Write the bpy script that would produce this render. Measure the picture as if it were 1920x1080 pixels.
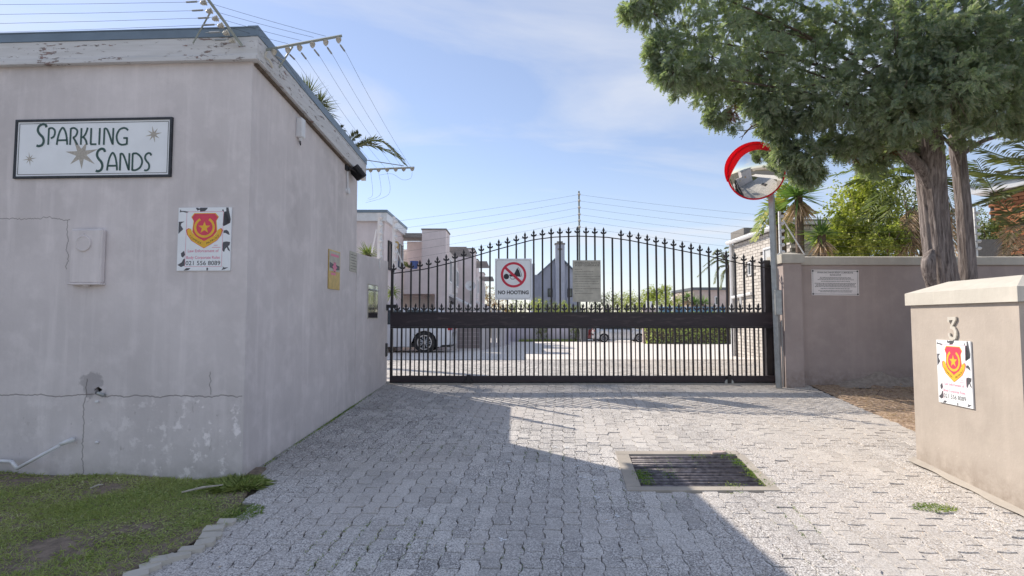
import bpy, math, random
import numpy as np
from mathutils import Vector, Matrix
R = math.radians
rng = np.random.default_rng(7); random.seed(7)
sc = bpy.context.scene
for o in list(bpy.data.objects): bpy.data.objects.remove(o)
COL = sc.collection
# ------------------------------------------------------------------ camera, sky, sun, exposure
FPX = 1040.0; PITCH = math.atan(57.5/FPX); CZ = 1.6
cd = bpy.data.cameras.new('camera'); cam = bpy.data.objects.new('camera', cd); COL.objects.link(cam)
cam.location = (0, 0, CZ); cam.rotation_euler = (R(90)+PITCH, 0, 0)
cd.sensor_width = 36; cd.lens = 36*FPX/1920; cd.clip_start = .05; cd.clip_end = 3000
sc.camera = cam
SUN = Vector((-.774, .634, 0)).normalized()*math.cos(R(38.8)) + Vector((0, 0, math.sin(R(38.8))))
ld = bpy.data.lights.new('sun', 'SUN'); ld.energy = 2.0; ld.angle = R(.5); ld.color = (1, .90, .77)
sun = bpy.data.objects.new('sun', ld); COL.objects.link(sun)
sun.rotation_euler = SUN.to_track_quat('Z', 'Y').to_euler()
w = bpy.data.worlds.new('World'); sc.world = w; w.use_nodes = True
nt = w.node_tree; nt.nodes.clear()
def nn(t, **k):
    n = nt.nodes.new(t)
    for a, b in k.items(): setattr(n, a, b)
    return n
wo = nn('ShaderNodeOutputWorld'); bg = nn('ShaderNodeBackground'); sky = nn('ShaderNodeTexSky')
sky.sky_type = 'NISHITA'; sky.sun_disc = False; sky.sun_elevation = R(38.8)
sky.sun_rotation = math.atan2(SUN.x, SUN.y); sky.air_density = 1.0; sky.dust_density = .15; sky.ozone_density = 1.6
bg.inputs['Strength'].default_value = .095
tc = nn('ShaderNodeTexCoord'); mp = nn('ShaderNodeMapping'); sep = nn('ShaderNodeSeparateXYZ')
nt.links.new(tc.outputs['Generated'], sep.inputs[0])
# clouds live on a flat layer overhead: direction / (height + offset)
add = nn('ShaderNodeMath', operation='ADD'); add.inputs[1].default_value = .12
nt.links.new(sep.outputs['Z'], add.inputs[0])
dx = nn('ShaderNodeMath', operation='DIVIDE'); dy = nn('ShaderNodeMath', operation='DIVIDE')
nt.links.new(sep.outputs['X'], dx.inputs[0]); nt.links.new(add.outputs[0], dx.inputs[1])
nt.links.new(sep.outputs['Y'], dy.inputs[0]); nt.links.new(add.outputs[0], dy.inputs[1])
cmb = nn('ShaderNodeCombineXYZ'); nt.links.new(dx.outputs[0], cmb.inputs[0]); nt.links.new(dy.outputs[0], cmb.inputs[1])
mp.inputs['Scale'].default_value = (.55, 1.25, 1); mp.inputs['Rotation'].default_value = (0, 0, R(-12)); mp.inputs['Location'].default_value = (2.3, .7, 0)
nt.links.new(cmb.outputs[0], mp.inputs[0])
no = nn('ShaderNodeTexNoise'); no.inputs['Scale'].default_value = .9; no.inputs['Detail'].default_value = 7; no.inputs['Roughness'].default_value = .55; no.inputs['Distortion'].default_value = .7
nt.links.new(mp.outputs[0], no.inputs['Vector'])
cr = nn('ShaderNodeValToRGB'); cr.color_ramp.elements[0].position = .44; cr.color_ramp.elements[0].color = (.18, .18, .18, 1)
cr.color_ramp.elements[1].position = .68; cr.color_ramp.elements[1].color = (.8, .8, .8, 1)
nt.links.new(no.outputs['Fac'], cr.inputs[0])
# thin haze towards the horizon all round
hz = nn('ShaderNodeMapRange'); hz.inputs[1].default_value = 0; hz.inputs[2].default_value = .42; hz.inputs[3].default_value = .5; hz.inputs[4].default_value = 0
nt.links.new(sep.outputs['Z'], hz.inputs[0])
mx = nn('ShaderNodeMath', operation='MAXIMUM'); nt.links.new(cr.outputs[0], mx.inputs[0]); nt.links.new(hz.outputs[0], mx.inputs[1])
mix = nn('ShaderNodeMix', data_type='RGBA'); nt.links.new(mx.outputs[0], mix.inputs['Factor'])
dim = nn('ShaderNodeMix', data_type='RGBA', blend_type='MULTIPLY'); dim.inputs['Factor'].default_value = 1; dim.inputs['B'].default_value = (.60, .57, .60, 1)
nt.links.new(sky.outputs[0], dim.inputs['A']); nt.links.new(dim.outputs['Result'], mix.inputs['A']); mix.inputs['B'].default_value = (3.0, 3.1, 3.35, 1)
nt.links.new(mix.outputs['Result'], bg.inputs['Color']); nt.links.new(bg.outputs[0], wo.inputs[0])
sc.view_settings.view_transform = 'Standard'; sc.view_settings.look = 'None'; sc.view_settings.gamma = 1
sc.view_settings.use_curve_mapping = False; sc.view_settings.exposure = 1.56
sc.cycles.max_bounces = 6; sc.cycles.transparent_max_bounces = 6

# ------------------------------------------------------------------ helpers
def P(px, py, Y):
    u = (px-960)/FPX; v = (540-py)/FPX; c, s = math.cos(PITCH), math.sin(PITCH)
    k = Y/(c-v*s)
    return Vector((u*k, Y, CZ+(s+v*c)*k))
def PX(px, Y): return (px-960)/FPX*Y
def PZ(py, Y): return CZ+(597.5-py)/FPX*Y
def gz(d):
    if d < .0: return .04
    if d < 8.45: return .04+.07*d
    if d < 19: return .6315-(d-8.45)*.0161
    if d < 41: return .4616-(d-19)*.0255
    if d < 80: return -.099-(d-41)*.018
    return -.80
class MB:
    """collects geometry in world space; M maps local coordinates to the world"""
    def __init__(s, M=None): s.v = []; s.f = []; s.M = M
    def pts(s, L, M=None):
        b = len(s.v); m = M if M is not None else s.M
        for p in L:
            p = Vector(p); s.v.append(m @ p if m is not None else p)
        return b
    def quad(s, a, b, c, d): k = s.pts([a, b, c, d]); s.f.append((k, k+1, k+2, k+3)); return s
    def poly(s, L): k = s.pts(L); s.f.append(tuple(range(k, k+len(L)))); return s
    def box(s, lo, hi, M=None):
        x0, y0, z0 = lo; x1, y1, z1 = hi
        b = s.pts([(x0,y0,z0),(x1,y0,z0),(x1,y1,z0),(x0,y1,z0),(x0,y0,z1),(x1,y0,z1),(x1,y1,z1),(x0,y1,z1)], M)
        for q in ((0,3,2,1),(4,5,6,7),(0,1,5,4),(1,2,6,5),(2,3,7,6),(3,0,4,7)): s.f.append(tuple(b+i for i in q))
        return s
    def bbox(s, lo, hi, r):
        """box with chamfered edges"""
        import itertools
        c = [(lo[i]+hi[i])/2 for i in range(3)]; h = [(hi[i]-lo[i])/2 for i in range(3)]
        idx = {}
        for sg in itertools.product((-1,1), repeat=3):
            for ax in range(3):
                p = [c[i]+sg[i]*(h[i]-(0 if i == ax else r)) for i in range(3)]
                idx[(sg, ax)] = s.pts([p])
        for ax in range(3):
            o = [i for i in range(3) if i != ax]
            for g in (-1, 1):
                L = []
                for a, b in ((-1,-1),(1,-1),(1,1),(-1,1)):
                    sg = [0,0,0]; sg[ax] = g; sg[o[0]] = a; sg[o[1]] = b; L.append(idx[(tuple(sg), ax)])
                if (g < 0) ^ (ax == 1): L.reverse()
                s.f.append(tuple(L))
        for ax in range(3):
            o = [i for i in range(3) if i != ax]
            for a, b in itertools.product((-1,1), repeat=2):
                q = []
                for g, fa in ((-1,o[0]),(-1,o[1]),(1,o[1]),(1,o[0])):
                    sg = [0,0,0]; sg[ax] = g; sg[o[0]] = a; sg[o[1]] = b; q.append(idx[(tuple(sg), fa)])
                s.f.append(tuple(q))
        for sg in itertools.product((-1,1), repeat=3): s.f.append(tuple(idx[(sg, a)] for a in range(3)))
        return s
    def tube(s, pts, r, n=8, cap=True):
        pts = [Vector(p) for p in pts]; rs = r if isinstance(r, (list, tuple)) else [r]*len(pts)
        ref = Vector((0,0,1)); base = []
        for i, p in enumerate(pts):
            t = (pts[min(i+1, len(pts)-1)]-pts[max(i-1, 0)]).normalized()
            if i == 0:
                a = t.cross(ref if abs(t.z) < .9 else Vector((1,0,0))).normalized()
            else: a = (a-t*a.dot(t)).normalized()
            b = t.cross(a)
            base.append(s.pts([p+(a*math.cos(2*math.pi*k/n)+b*math.sin(2*math.pi*k/n))*rs[i] for k in range(n)]))
        for i in range(len(pts)-1):
            for k in range(n): s.f.append((base[i]+k, base[i]+(k+1)%n, base[i+1]+(k+1)%n, base[i+1]+k))
        if cap: s.f.append(tuple(base[0]+k for k in range(n))[::-1]); s.f.append(tuple(base[-1]+k for k in range(n)))
        return s
    def lathe(s, o, ax, prof, n=20):
        """prof: list of (distance along ax, radius)"""
        o = Vector(o); ax = Vector(ax).normalized(); a = ax.cross(Vector((0,0,1)) if abs(ax.z) < .9 else Vector((1,0,0))).normalized(); b = ax.cross(a)
        bs = [s.pts([o+ax*h+(a*math.cos(2*math.pi*k/n)+b*math.sin(2*math.pi*k/n))*max(r, 1e-4) for k in range(n)]) for h, r in prof]
        for i in range(len(bs)-1):
            for k in range(n): s.f.append((bs[i]+k, bs[i]+(k+1)%n, bs[i+1]+(k+1)%n, bs[i+1]+k))
        return s
    def prism(s, L, w0, w1):
        """2D outline (u,v) extruded along local w"""
        a = s.pts([(p[0], p[1], w0) for p in L]); b = s.pts([(p[0], p[1], w1) for p in L]); n = len(L)
        s.f.append(tuple(range(a, a+n))[::-1]); s.f.append(tuple(range(b, b+n)))
        for i in range(n): s.f.append((a+i, a+(i+1)%n, b+(i+1)%n, b+i))
        return s
    def stroke(s, L, wd, h):
        """flat pen stroke along 2D points at local height h"""
        L = [Vector((p[0], p[1])) for p in L]; n = len(L); l = []; r = []
        for i, p in enumerate(L):
            t = (L[min(i+1, n-1)]-L[max(i-1, 0)]).normalized(); q = Vector((-t.y, t.x))*wd/2
            l.append((p.x+q.x, p.y+q.y, h)); r.append((p.x-q.x, p.y-q.y, h))
        a = s.pts(l); b = s.pts(r)
        for i in range(n-1): s.f.append((b+i, b+i+1, a+i+1, a+i))
        return s
ORG = {}
def link(name, mb, mat, parent=None, origin=None, smooth=False, kind=None, label=None, cat=None, group=None):
    me = bpy.data.meshes.new(name)
    if origin is None: origin = ORG[parent.name] if parent else Vector((0,0,0))
    origin = Vector(origin)
    me.from_pydata([tuple(p-origin) for p in mb.v], [], mb.f)
    if smooth: me.polygons.foreach_set('use_smooth', [True]*len(me.polygons))
    if mat: me.materials.append(mat)
    return place(name, me, parent, origin, kind, label, cat, group)
def place(name, me, parent, origin, kind=None, label=None, cat=None, group=None, rot=None):
    o = bpy.data.objects.new(name, me); COL.objects.link(o); ORG[o.name] = Vector(origin)
    o.location = Vector(origin)-(ORG[parent.name] if parent else Vector((0,0,0)))
    if parent: o.parent = parent
    if rot is not None: o.rotation_euler = rot
    if kind: o['kind'] = kind
    if label: o['label'] = label
    if cat: o['category'] = cat
    if group: o['group'] = group
    return o
def thing(name, loc, label, cat, group=None):
    return place(name, None, None, loc, None, label, cat, group)
def bigmesh(name, V, F, mat, parent=None, origin=(0,0,0), **k):
    """V (n,3) array, F (m,3 or 4) array"""
    me = bpy.data.meshes.new(name); V = np.asarray(V, dtype=np.float32)-np.array(origin, dtype=np.float32); F = np.asarray(F, dtype=np.int32)
    me.vertices.add(len(V)); me.vertices.foreach_set('co', V.ravel()); q = F.shape[1]
    me.loops.add(F.size); me.loops.foreach_set('vertex_index', F.ravel()); me.polygons.add(len(F))
    me.polygons.foreach_set('loop_start', np.arange(0, F.size, q, dtype=np.int32)); me.update(calc_edges=True)
    if mat: me.materials.append(mat)
    return place(name, me, parent, origin, **k)
def frame(o, u, n=None):
    """local (u, v up, w out) -> world"""
    o = Vector(o); u = Vector(u).normalized(); v = Vector((0,0,1)); n = u.cross(v) if n is None else Vector(n)
    return Matrix(((u.x, v.x, n.x, o.x), (u.y, v.y, n.y, o.y), (u.z, v.z, n.z, o.z), (0,0,0,1)))
_tx = {}
def text2d(t, bold=0):
    if (t, bold) in _tx: return _tx[(t, bold)]
    c = bpy.data.curves.new('t', 'FONT'); c.body = t; c.size = 1; c.resolution_u = 3; c.offset = bold; c.align_x = 'CENTER'
    o = bpy.data.objects.new('t', c); me = bpy.data.meshes.new_from_object(o)
    V = [(v.co.x, v.co.y) for v in me.vertices]; F = [tuple(p.vertices) for p in me.polygons]
    bpy.data.objects.remove(o); bpy.data.curves.remove(c); bpy.data.meshes.remove(me)
    if V:
        x0 = min(a for a, b in V); x1 = max(a for a, b in V)
    else: x0, x1 = 0, 1
    _tx[(t, bold)] = (V, F, x0, x1); return _tx[(t, bold)]
def text(mb, t, cx, y, width, height, h, bold=0, warp=None):
    V, F, x0, x1 = text2d(t, bold); sx = width/(x1-x0); sy = height/.69; L = []
    for a, b in V:
        q = ((a-(x0+x1)/2)*sx, b*sy)
        if warp: q = warp(*q)
        L.append((cx+q[0], y+q[1], h))
    k = mb.pts(L); mb.f += [tuple(k+i for i in f) for f in F]
# ------------------------------------------------------------------ materials
def srgb(r, g, b): return tuple(((c/255/12.92) if c < 10 else ((c/255+.055)/1.055)**2.4) for c in (r, g, b))
class Nodes:
    def __init__(s, name):
        s.m = bpy.data.materials.new(name); s.m.use_nodes = True; s.t = s.m.node_tree; s.b = s.t.nodes['Principled BSDF']
        s.g = s.n('ShaderNodeNewGeometry')
    def n(s, t, **k):
        x = s.t.nodes.new(t)
        for a, b in k.items(): setattr(x, a, b)
        return x
    def l(s, a, b): s.t.links.new(a, b)
    def pos(s, scale=(1,1,1)):
        m = s.n('ShaderNodeMapping'); m.inputs['Scale'].default_value = scale; s.l(s.g.outputs['Position'], m.inputs[0]); return m.outputs[0]
    def noise(s, sc_, det=4, rough=.55, vec=None, dist=0):
        x = s.n('ShaderNodeTexNoise'); x.inputs['Scale'].default_value = sc_; x.inputs['Detail'].default_value = det; x.inputs['Roughness'].default_value = rough; x.inputs['Distortion'].default_value = dist
        s.l(vec if vec else s.g.outputs['Position'], x.inputs['Vector']); return x.outputs['Fac']
    def ramp(s, f, a, b, lo=0, hi=1):
        m = s.n('ShaderNodeMapRange'); m.inputs[1].default_value = a; m.inputs[2].default_value = b; m.inputs[3].default_value = lo; m.inputs[4].default_value = hi
        s.l(f, m.inputs[0]); return m.outputs[0]
    def mix(s, f, a, b, mode='MIX'):
        m = s.n('ShaderNodeMix', data_type='RGBA', blend_type=mode)
        for k, x in (('Factor', f), ('A', a), ('B', b)):
            if isinstance(x, (int, float)): m.inputs[k].default_value = x
            elif isinstance(x, tuple): m.inputs[k].default_value = (*x, 1)
            else: s.l(x, m.inputs[k])
        return m.outputs['Result']
    def math(s, op, a, b=None, c=None):
        m = s.n('ShaderNodeMath', operation=op)
        for i, x in enumerate((a, b, c)):
            if x is None: continue
            if isinstance(x, (int, float)): m.inputs[i].default_value = x
            else: s.l(x, m.inputs[i])
        return m.outputs[0]
    def done(s, col, rough=.8, metal=0, bump=None, dist=.005, strength=.5, spec=.3):
        if isinstance(col, tuple): s.b.inputs['Base Color'].default_value = (*col, 1)
        else: s.l(col, s.b.inputs['Base Color'])
        if isinstance(rough, (int, float)): s.b.inputs['Roughness'].default_value = rough
        else: s.l(rough, s.b.inputs['Roughness'])
        s.b.inputs['Metallic'].default_value = metal; s.b.inputs['Specular IOR Level'].default_value = spec
        if bump is not None:
            x = s.n('ShaderNodeBump'); x.inputs['Distance'].default_value = dist; x.inputs['Strength'].default_value = strength
            s.l(bump, x.inputs['Height']); s.l(x.outputs[0], s.b.inputs['Normal'])
        return s.m
def simple(name, c, rough=.6, metal=0, var=.12, scale=20, bump=.3, spec=.4):
    s = Nodes(name); f = s.noise(scale, 5); c2 = tuple(max(0, x*(1-var*2)) for x in c)
    return s.done(s.mix(s.ramp(f, .35, .65), c2, c), rough, metal, s.noise(scale*4, 3) if bump else None, .002, bump, spec)
def plaster(name, c, streak=.5, patch=.5, crack=False, stain=(.16,.13,.12), foot=None):
    s = Nodes(name)
    big = s.noise(1.3, 5, .6); mid = s.noise(5, 6, .6); fine = s.noise(70, 4, .6)
    st = s.noise(1, 5, .6, s.pos((9, 9, .7))); st2 = s.noise(1, 4, .6, s.pos((28, 28, 1.3)))
    light = tuple(min(1, x*1.22) for x in c); dark = tuple(x*.80 for x in c)
    col = s.mix(s.ramp(big, .3, .7), dark, c)
    col = s.mix(s.math('MULTIPLY', s.ramp(mid, .5, .72), patch), col, light)
    col = s.mix(s.math('MULTIPLY', s.ramp(st, .52, .72), streak), col, light)
    col = s.mix(s.math('MULTIPLY', s.ramp(st2, .55, .75), streak*.7), col, dark)
    col = s.mix(s.math('MULTIPLY', s.ramp(fine, .60, .75), .18), col, dark)
    hgt = s.math('ADD', s.math('MULTIPLY', s.noise(45, 5, .6), 1.0), s.math('MULTIPLY', s.noise(7, 3), 2.0))
    if foot:
        sp = s.n('ShaderNodeSeparateXYZ'); s.l(s.g.outputs['Position'], sp.inputs[0])
        ft = s.math('MULTIPLY', s.ramp(sp.outputs['Z'], foot[0], foot[1], .75, 0), s.ramp(s.noise(9, 6, .7), .38, .62, .15, 1))
        col = s.mix(ft, col, (.19, .15, .12))
        chips = s.ramp(s.noise(38, 3, .6), .735, .75, 0, .8); col = s.mix(chips, col, (.66, .63, .58))
    if crack:
        sp = s.n('ShaderNodeSeparateXYZ'); s.l(s.g.outputs['Position'], sp.inputs[0])
        x, z = sp.outputs['X'], sp.outputs['Z']
        wz = s.math('MULTIPLY', s.math('SUBTRACT', s.noise(6, 6, .7, s.pos((1, 1, .05))), .5), .085)
        wx = s.math('MULTIPLY', s.math('SUBTRACT', s.noise(6, 6, .7, s.pos((.05, .05, 1))), .5), .12)
        def line(v, at, wob, wd, soft):
            d = s.math('ABSOLUTE', s.math('SUBTRACT', s.math('ADD', v, wob), at))
            return s.ramp(d, wd, wd+soft, 1, 0)
        def gate(v, a, b):
            return s.math('MULTIPLY', s.math('GREATER_THAN', v, a), s.math('LESS_THAN', v, b))
        c1 = line(z, .985, wz, .0022, .0035)
        c2 = s.math('MULTIPLY', line(x, -3.41, wx, .002, .0035), gate(z, .2, 1.12))
        c3 = s.math('MULTIPLY', line(x, -3.62, wx, .0015, .003), gate(z, 2.0, 2.40))
        c4 = s.math('MULTIPLY', line(x, -2.39, wx, .0018, .003), gate(z, 1.0, 1.18))
        c5 = s.math('MULTIPLY', line(z, 2.415, s.math('MULTIPLY', wz, 1.5), .0012, .003), gate(x, -4.4, -3.6))
        front = s.math('LESS_THAN', x, -2.125); c1 = s.math('MULTIPLY', c1, front)
        ln = s.math('MAXIMUM', s.math('MAXIMUM', c1, c2), s.math('MAXIMUM', c3, s.math('MAXIMUM', c4, c5)))
        # rough, paler and dirtier render below the horizontal crack, worn blotches towards the corner
        low = s.math('MULTIPLY', s.ramp(z, .93, 1.02, 1, 0), front)
        bl = s.math('MULTIPLY', s.math('MULTIPLY', low, s.ramp(s.noise(9, 6, .7), .54, .62)), s.ramp(x, -3.3, -2.4, .15, .75))
        col = s.mix(bl, col, tuple(min(1, q*1.45) for q in c))
        dk = s.math('MULTIPLY', low, s.ramp(s.noise(13, 6, .7, s.pos((1,1,.6))), .62, .72, 0, .5))
        col = s.mix(dk, col, stain)
        # damp, dirty foot of the wall
        ft = s.math('MULTIPLY', s.ramp(z, .30, .50, 1, 0), s.ramp(s.noise(11, 5), .35, .6, .2, .8))
        col = s.mix(s.math('MULTIPLY', ft, .55), col, (.13, .12, .10))
        # grey cement patch round the pipe hole
        dd = s.math('ADD', s.math('POWER', s.math('SUBTRACT', x, -3.36), 2), s.math('POWER', s.math('SUBTRACT', z, 1.07), 2))
        pt = s.ramp(s.math('ADD', dd, s.math('MULTIPLY', s.noise(6, 6, .7), .07)), .040, .044, .42, 0)
        col = s.mix(pt, col, (.17, .16, .17))
        col = s.mix(s.math('MULTIPLY', ln, .62), col, (.10, .085, .08))
        hgt = s.math('SUBTRACT', hgt, s.math('MULTIPLY', ln, 3.0))
    return s.done(col, .88, 0, hgt, .004, .35, .2)
def leafmat(name, cols, trans=.35, rough=.5, spec=.3):
    s = Nodes(name); r = s.n('ShaderNodeValToRGB'); n = len(cols)
    while len(r.color_ramp.elements) < n: r.color_ramp.elements.new(.5)
    for i, c in enumerate(cols): r.color_ramp.elements[i].position = i/(n-1); r.color_ramp.elements[i].color = (*c, 1)
    f = s.math('ADD', s.math('MULTIPLY', s.g.outputs['Random Per Island'], .55), s.ramp(s.noise(1.8, 4), .3, .7, 0, .45))
    s.l(f, r.inputs[0]); s.done(r.outputs[0], rough, spec=spec)
    t = s.n('ShaderNodeBsdfTranslucent'); s.l(s.mix(1.0, r.outputs[0], (1.5, 1.7, .7), 'MULTIPLY'), t.inputs[0])
    m = s.n('ShaderNodeMixShader'); m.inputs[0].default_value = trans; s.l(s.b.outputs[0], m.inputs[1]); s.l(t.outputs[0], m.inputs[2])
    s.l(m.outputs[0], s.t.nodes['Material Output'].inputs[0]); return s.m
def pavermat(name, far=False):
    s = Nodes(name)
    oi = s.n('ShaderNodeObjectInfo'); rd = s.math('FRACT', s.math('ADD', oi.outputs['Random'], s.g.outputs['Random Per Island']))
    sp = s.n('ShaderNodeSeparateXYZ'); s.l(s.g.outputs['Position'], sp.inputs[0])
    big = s.noise(.75, 4, .6); wear = s.noise(2.2, 5, .6)
    base = s.mix(rd, (.33, .322, .315), (.70, .68, .65))
    base = s.mix(s.ramp(big, .35, .65), base, (.56, .53, .505))
    # dry dust lies thicker on the right-hand side, soot and damp beside the left-hand wall
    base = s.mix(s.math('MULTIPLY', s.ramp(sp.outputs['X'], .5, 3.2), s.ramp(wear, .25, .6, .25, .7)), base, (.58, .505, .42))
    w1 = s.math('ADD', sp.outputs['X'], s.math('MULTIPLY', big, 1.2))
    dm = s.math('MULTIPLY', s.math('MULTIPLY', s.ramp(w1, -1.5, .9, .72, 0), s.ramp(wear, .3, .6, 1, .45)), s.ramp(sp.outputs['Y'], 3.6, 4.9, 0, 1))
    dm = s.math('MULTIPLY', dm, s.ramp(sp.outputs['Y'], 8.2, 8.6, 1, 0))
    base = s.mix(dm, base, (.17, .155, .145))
    # oily wheel tracks worn by cars along the lane
    for xc in (-.15, 1.35):
        tx = s.ramp(s.math('ABSOLUTE', s.math('SUBTRACT', s.math('ADD', sp.outputs['X'], s.math('MULTIPLY', sp.outputs['Y'], -.09)), xc)), .10, .34, 1, 0)
        base = s.mix(s.math('MULTIPLY', tx, s.ramp(s.noise(1.7, 5, .65), .38, .66, 0, .5)), base, (.26, .25, .25))
    base = s.mix(s.ramp(s.noise(4.5, 6, .7), .60, .74, 0, .5), base, (.30, .27, .235))
    vo = s.n('ShaderNodeTexVoronoi'); vo.inputs['Scale'].default_value = 135; s.l(s.g.outputs['Position'], vo.inputs['Vector'])
    vg = s.n('ShaderNodeRGBToBW'); s.l(vo.outputs['Color'], vg.inputs[0])
    ag = s.noise(105, 4, .8); ex = s.ramp(s.noise(1.1, 4, .6), .38, .58, .35, 1)
    spk = s.math('MULTIPLY', s.ramp(ag, .50, .56, 0, .92), ex)
    if not far:
        base = s.mix(spk, base, (.13, .125, .135)); base = s.mix(s.math('MULTIPLY', s.ramp(vg.outputs[0], .60, .68, 0, .75), ex), base, (.78, .76, .74))
    hgt = s.math('ADD', s.math('MULTIPLY', ag, -1.0), s.noise(60, 4))
    return s.done(base, .9, 0, hgt, .003, .45, .15)
M = {}
M['wall'] = plaster('mauve_plaster', (.70, .655, .655), .40, .40, True)
M['taupe'] = plaster('taupe_plaster', (.46, .39, .37), .22, .25, foot=(.62, .92))
M['beige'] = plaster('beige_plaster', (.47, .415, .365), .20, .28, foot=(.30, .60))
M['cap'] = plaster('cream_coping', (.58, .55, .49), .3, .3)
M['housewall'] = plaster('townhouse_plaster', (.78, .70, .70), .2, .2)
M['offwhite'] = plaster('offwhite_plaster', (.72, .69, .69), .2, .2)
M['lilac'] = plaster('lilac_plaster', (.62,.58,.66), .2, .2)
M['hazeblue'] = plaster('haze_tinted_plaster', (.40, .43, .52), .1, .1)  # distance haze and shade of the far house put into its colour
M['pink'] = plaster('dull_pink_plaster', (.55,.46,.43), .1, .1)
M['concrete'] = plaster('concrete', (.45, .41, .36), .1, .5)
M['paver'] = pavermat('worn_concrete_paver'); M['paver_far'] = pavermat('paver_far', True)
def peeling():
    s = Nodes('peeling_white_paint')
    v = s.pos((9, 9, 34)); a = s.noise(1, 7, .72, v); b = s.noise(1.1, 3)
    m = s.ramp(s.math('ADD', a, s.math('MULTIPLY', s.math('SUBTRACT', b, .5), .45)), .605, .62)
    col = s.mix(s.ramp(s.noise(1, 4, .6, s.pos((2,2,30))), .4, .7), (.66, .66, .67), (.56, .56, .56))
    col = s.mix(m, col, s.mix(s.ramp(s.noise(9, 4), .4, .6), (.33, .23, .21), (.24, .22, .21)))
    return s.done(col, .7, 0, s.math('MULTIPLY', m, -1.0), .003, .8)
M['peel'] = peeling()
M['roofblue'] = simple('blue_grey_steel', (.20, .26, .32), .45, .3, .08, 4)
M['black'] = simple('black_gate_paint', (.022, .018, .024), .42, 0, .3, 9, .3, .5)
M['blackbeam'] = (lambda s: s.done(s.mix(s.ramp(s.noise(1, 6, .7, s.pos((4, 20, 22))), .54, .68, 0, .30), (.028, .019, .026), (.16, .12, .12)), .48, 0, s.noise(6, 4), .004, .3, .5))(Nodes('scuffed_beam_paint'))
M['galv'] = simple('galvanised_steel', (.42, .44, .44), .42, .55, .12, 14)
M['greenbar'] = simple('pale_green_bracket', (.36, .40, .37), .5, .2, .1, 14)
M['porc'] = simple('cream_insulator', (.60, .57, .50), .4, 0, .08, 30)
M['wire'] = simple('dull_fence_wire', (.10, .105, .11), 1.0, 0, .05, 20, 0, 0)
M['white'] = simple('white_plastic', (.74, .75, .77), .4, 0, .05, 12)
M['signwhite'] = simple('sign_white', (.84, .87, .90), .4, 0, .03, 6, .05)
M['signaged'] = simple('aged_sign', (.52, .50, .43), .55, 0, .12, 12, .1)
M['noticewhite'] = simple('notice_white', (.86, .82, .82), .5, 0, .04, 10, .05)
M['green'] = simple('dark_green_print', (.045, .10, .088), .5, 0, .1, 20, 0)
M['star'] = simple('faded_beige_print', (.50, .46, .40), .5, 0, .15, 60, 0)
M['navy'] = simple('black_sign_frame', (.035, .04, .05), .5, 0, .3, 25, .2)
M['ink'] = simple('black_print', (.03, .03, .04), .5, 0, 0, 20, 0)
M['faint'] = simple('faded_print', (.20, .19, .18), .6, 0, .3, 60, 0)
M['inkgrey'] = simple('dark_grey_blotch', (.10, .10, .115), .5, 0, .1, 20, 0)
M['red'] = simple('red_print', (.62, .03, .07), .45, 0, .05, 20, 0)
M['crimson'] = simple('shield_red', (.72, .07, .12), .5, 0, .05, 20, 0)
M['pinkp'] = simple('pink_print', (.74, .22, .34), .5, 0, .05, 20, 0)
M['gold'] = simple('gold_print', (.85, .50, .05), .5, 0, .05, 20, 0)
def hoodmat():
    s = Nodes('red_hood_plastic'); s.done((.80, .02, .05), .35); t = s.n('ShaderNodeBsdfTranslucent'); t.inputs[0].default_value = (.95, .03, .09, 1)
    m = s.n('ShaderNodeMixShader'); m.inputs[0].default_value = .45; s.l(s.b.outputs[0], m.inputs[1]); s.l(t.outputs[0], m.inputs[2]); s.l(m.outputs[0], s.t.nodes['Material Output'].inputs[0]); return s.m
M['hood'] = hoodmat()
M['mirror'] = (lambda s: s.done((.80, .82, .80), .02, 1))(Nodes('convex_mirror'))
M['steelpol'] = simple('polished_steel', (.62, .63, .64), .12, 1, .1, 3, .6)
M['brass'] = simple('brass_frame', (.62, .44, .16), .35, .7, .1, 20)
M['dark'] = simple('dark_plastic', (.035, .035, .04), .5, 0, .2, 20)
M['pit'] = simple('dark_pit', (.05, .045, .04), .9, 0, .3, 12)
M['bars'] = simple('worn_drain_bar', (.22, .20, .215), .55, .2, .3, 25, .5)
M['lens'] = simple('lamp_lens', (.55, .56, .56), .2, 0, .05, 10, 0)
M['carwhite'] = simple('white_car_paint', (.72, .74, .78), .2, 0, .02, 2, 0, .6)
M['carsilver'] = simple('silver_car_paint', (.55, .58, .63), .25, .4, .02, 2, 0, .6)
M['carred'] = simple('dark_car_paint', (.30, .05, .05), .3, 0, .02, 2, 0, .6)
M['glass'] = simple('dark_glass', (.05, .07, .08), .08, 0, .2, 2, 0, .8)
M['tyre'] = simple('tyre_rubber', (.025, .025, .028), .8, 0, .1, 20)
M['rim'] = simple('alloy_rim', (.55, .56, .58), .3, .7, .05, 20)
M['taillight'] = simple('tail_light', (.55, .02, .03), .2, 0, .05, 20, 0)
M['bin'] = simple('grey_bin_plastic', (.13, .14, .16), .5, 0, .1, 10)
M['screen'] = simple('blue_shade_cloth', (.18, .34, .56), .7, 0, .15, 3)
M['slat'] = simple('mauve_siding', (.36, .31, .31), .7, 0, .1, 4)
M['soil'] = (lambda s: s.done(s.mix(s.ramp(s.noise(30, 6, .7), .4, .62), s.mix(s.ramp(s.noise(4, 4), .4, .6), (.22, .14, .10), (.32, .22, .15)), (.58, .45, .34)), .95, 0, s.noise(50, 5, .7), .02, .8, .1))(Nodes('dry_mulch_soil'))
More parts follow.
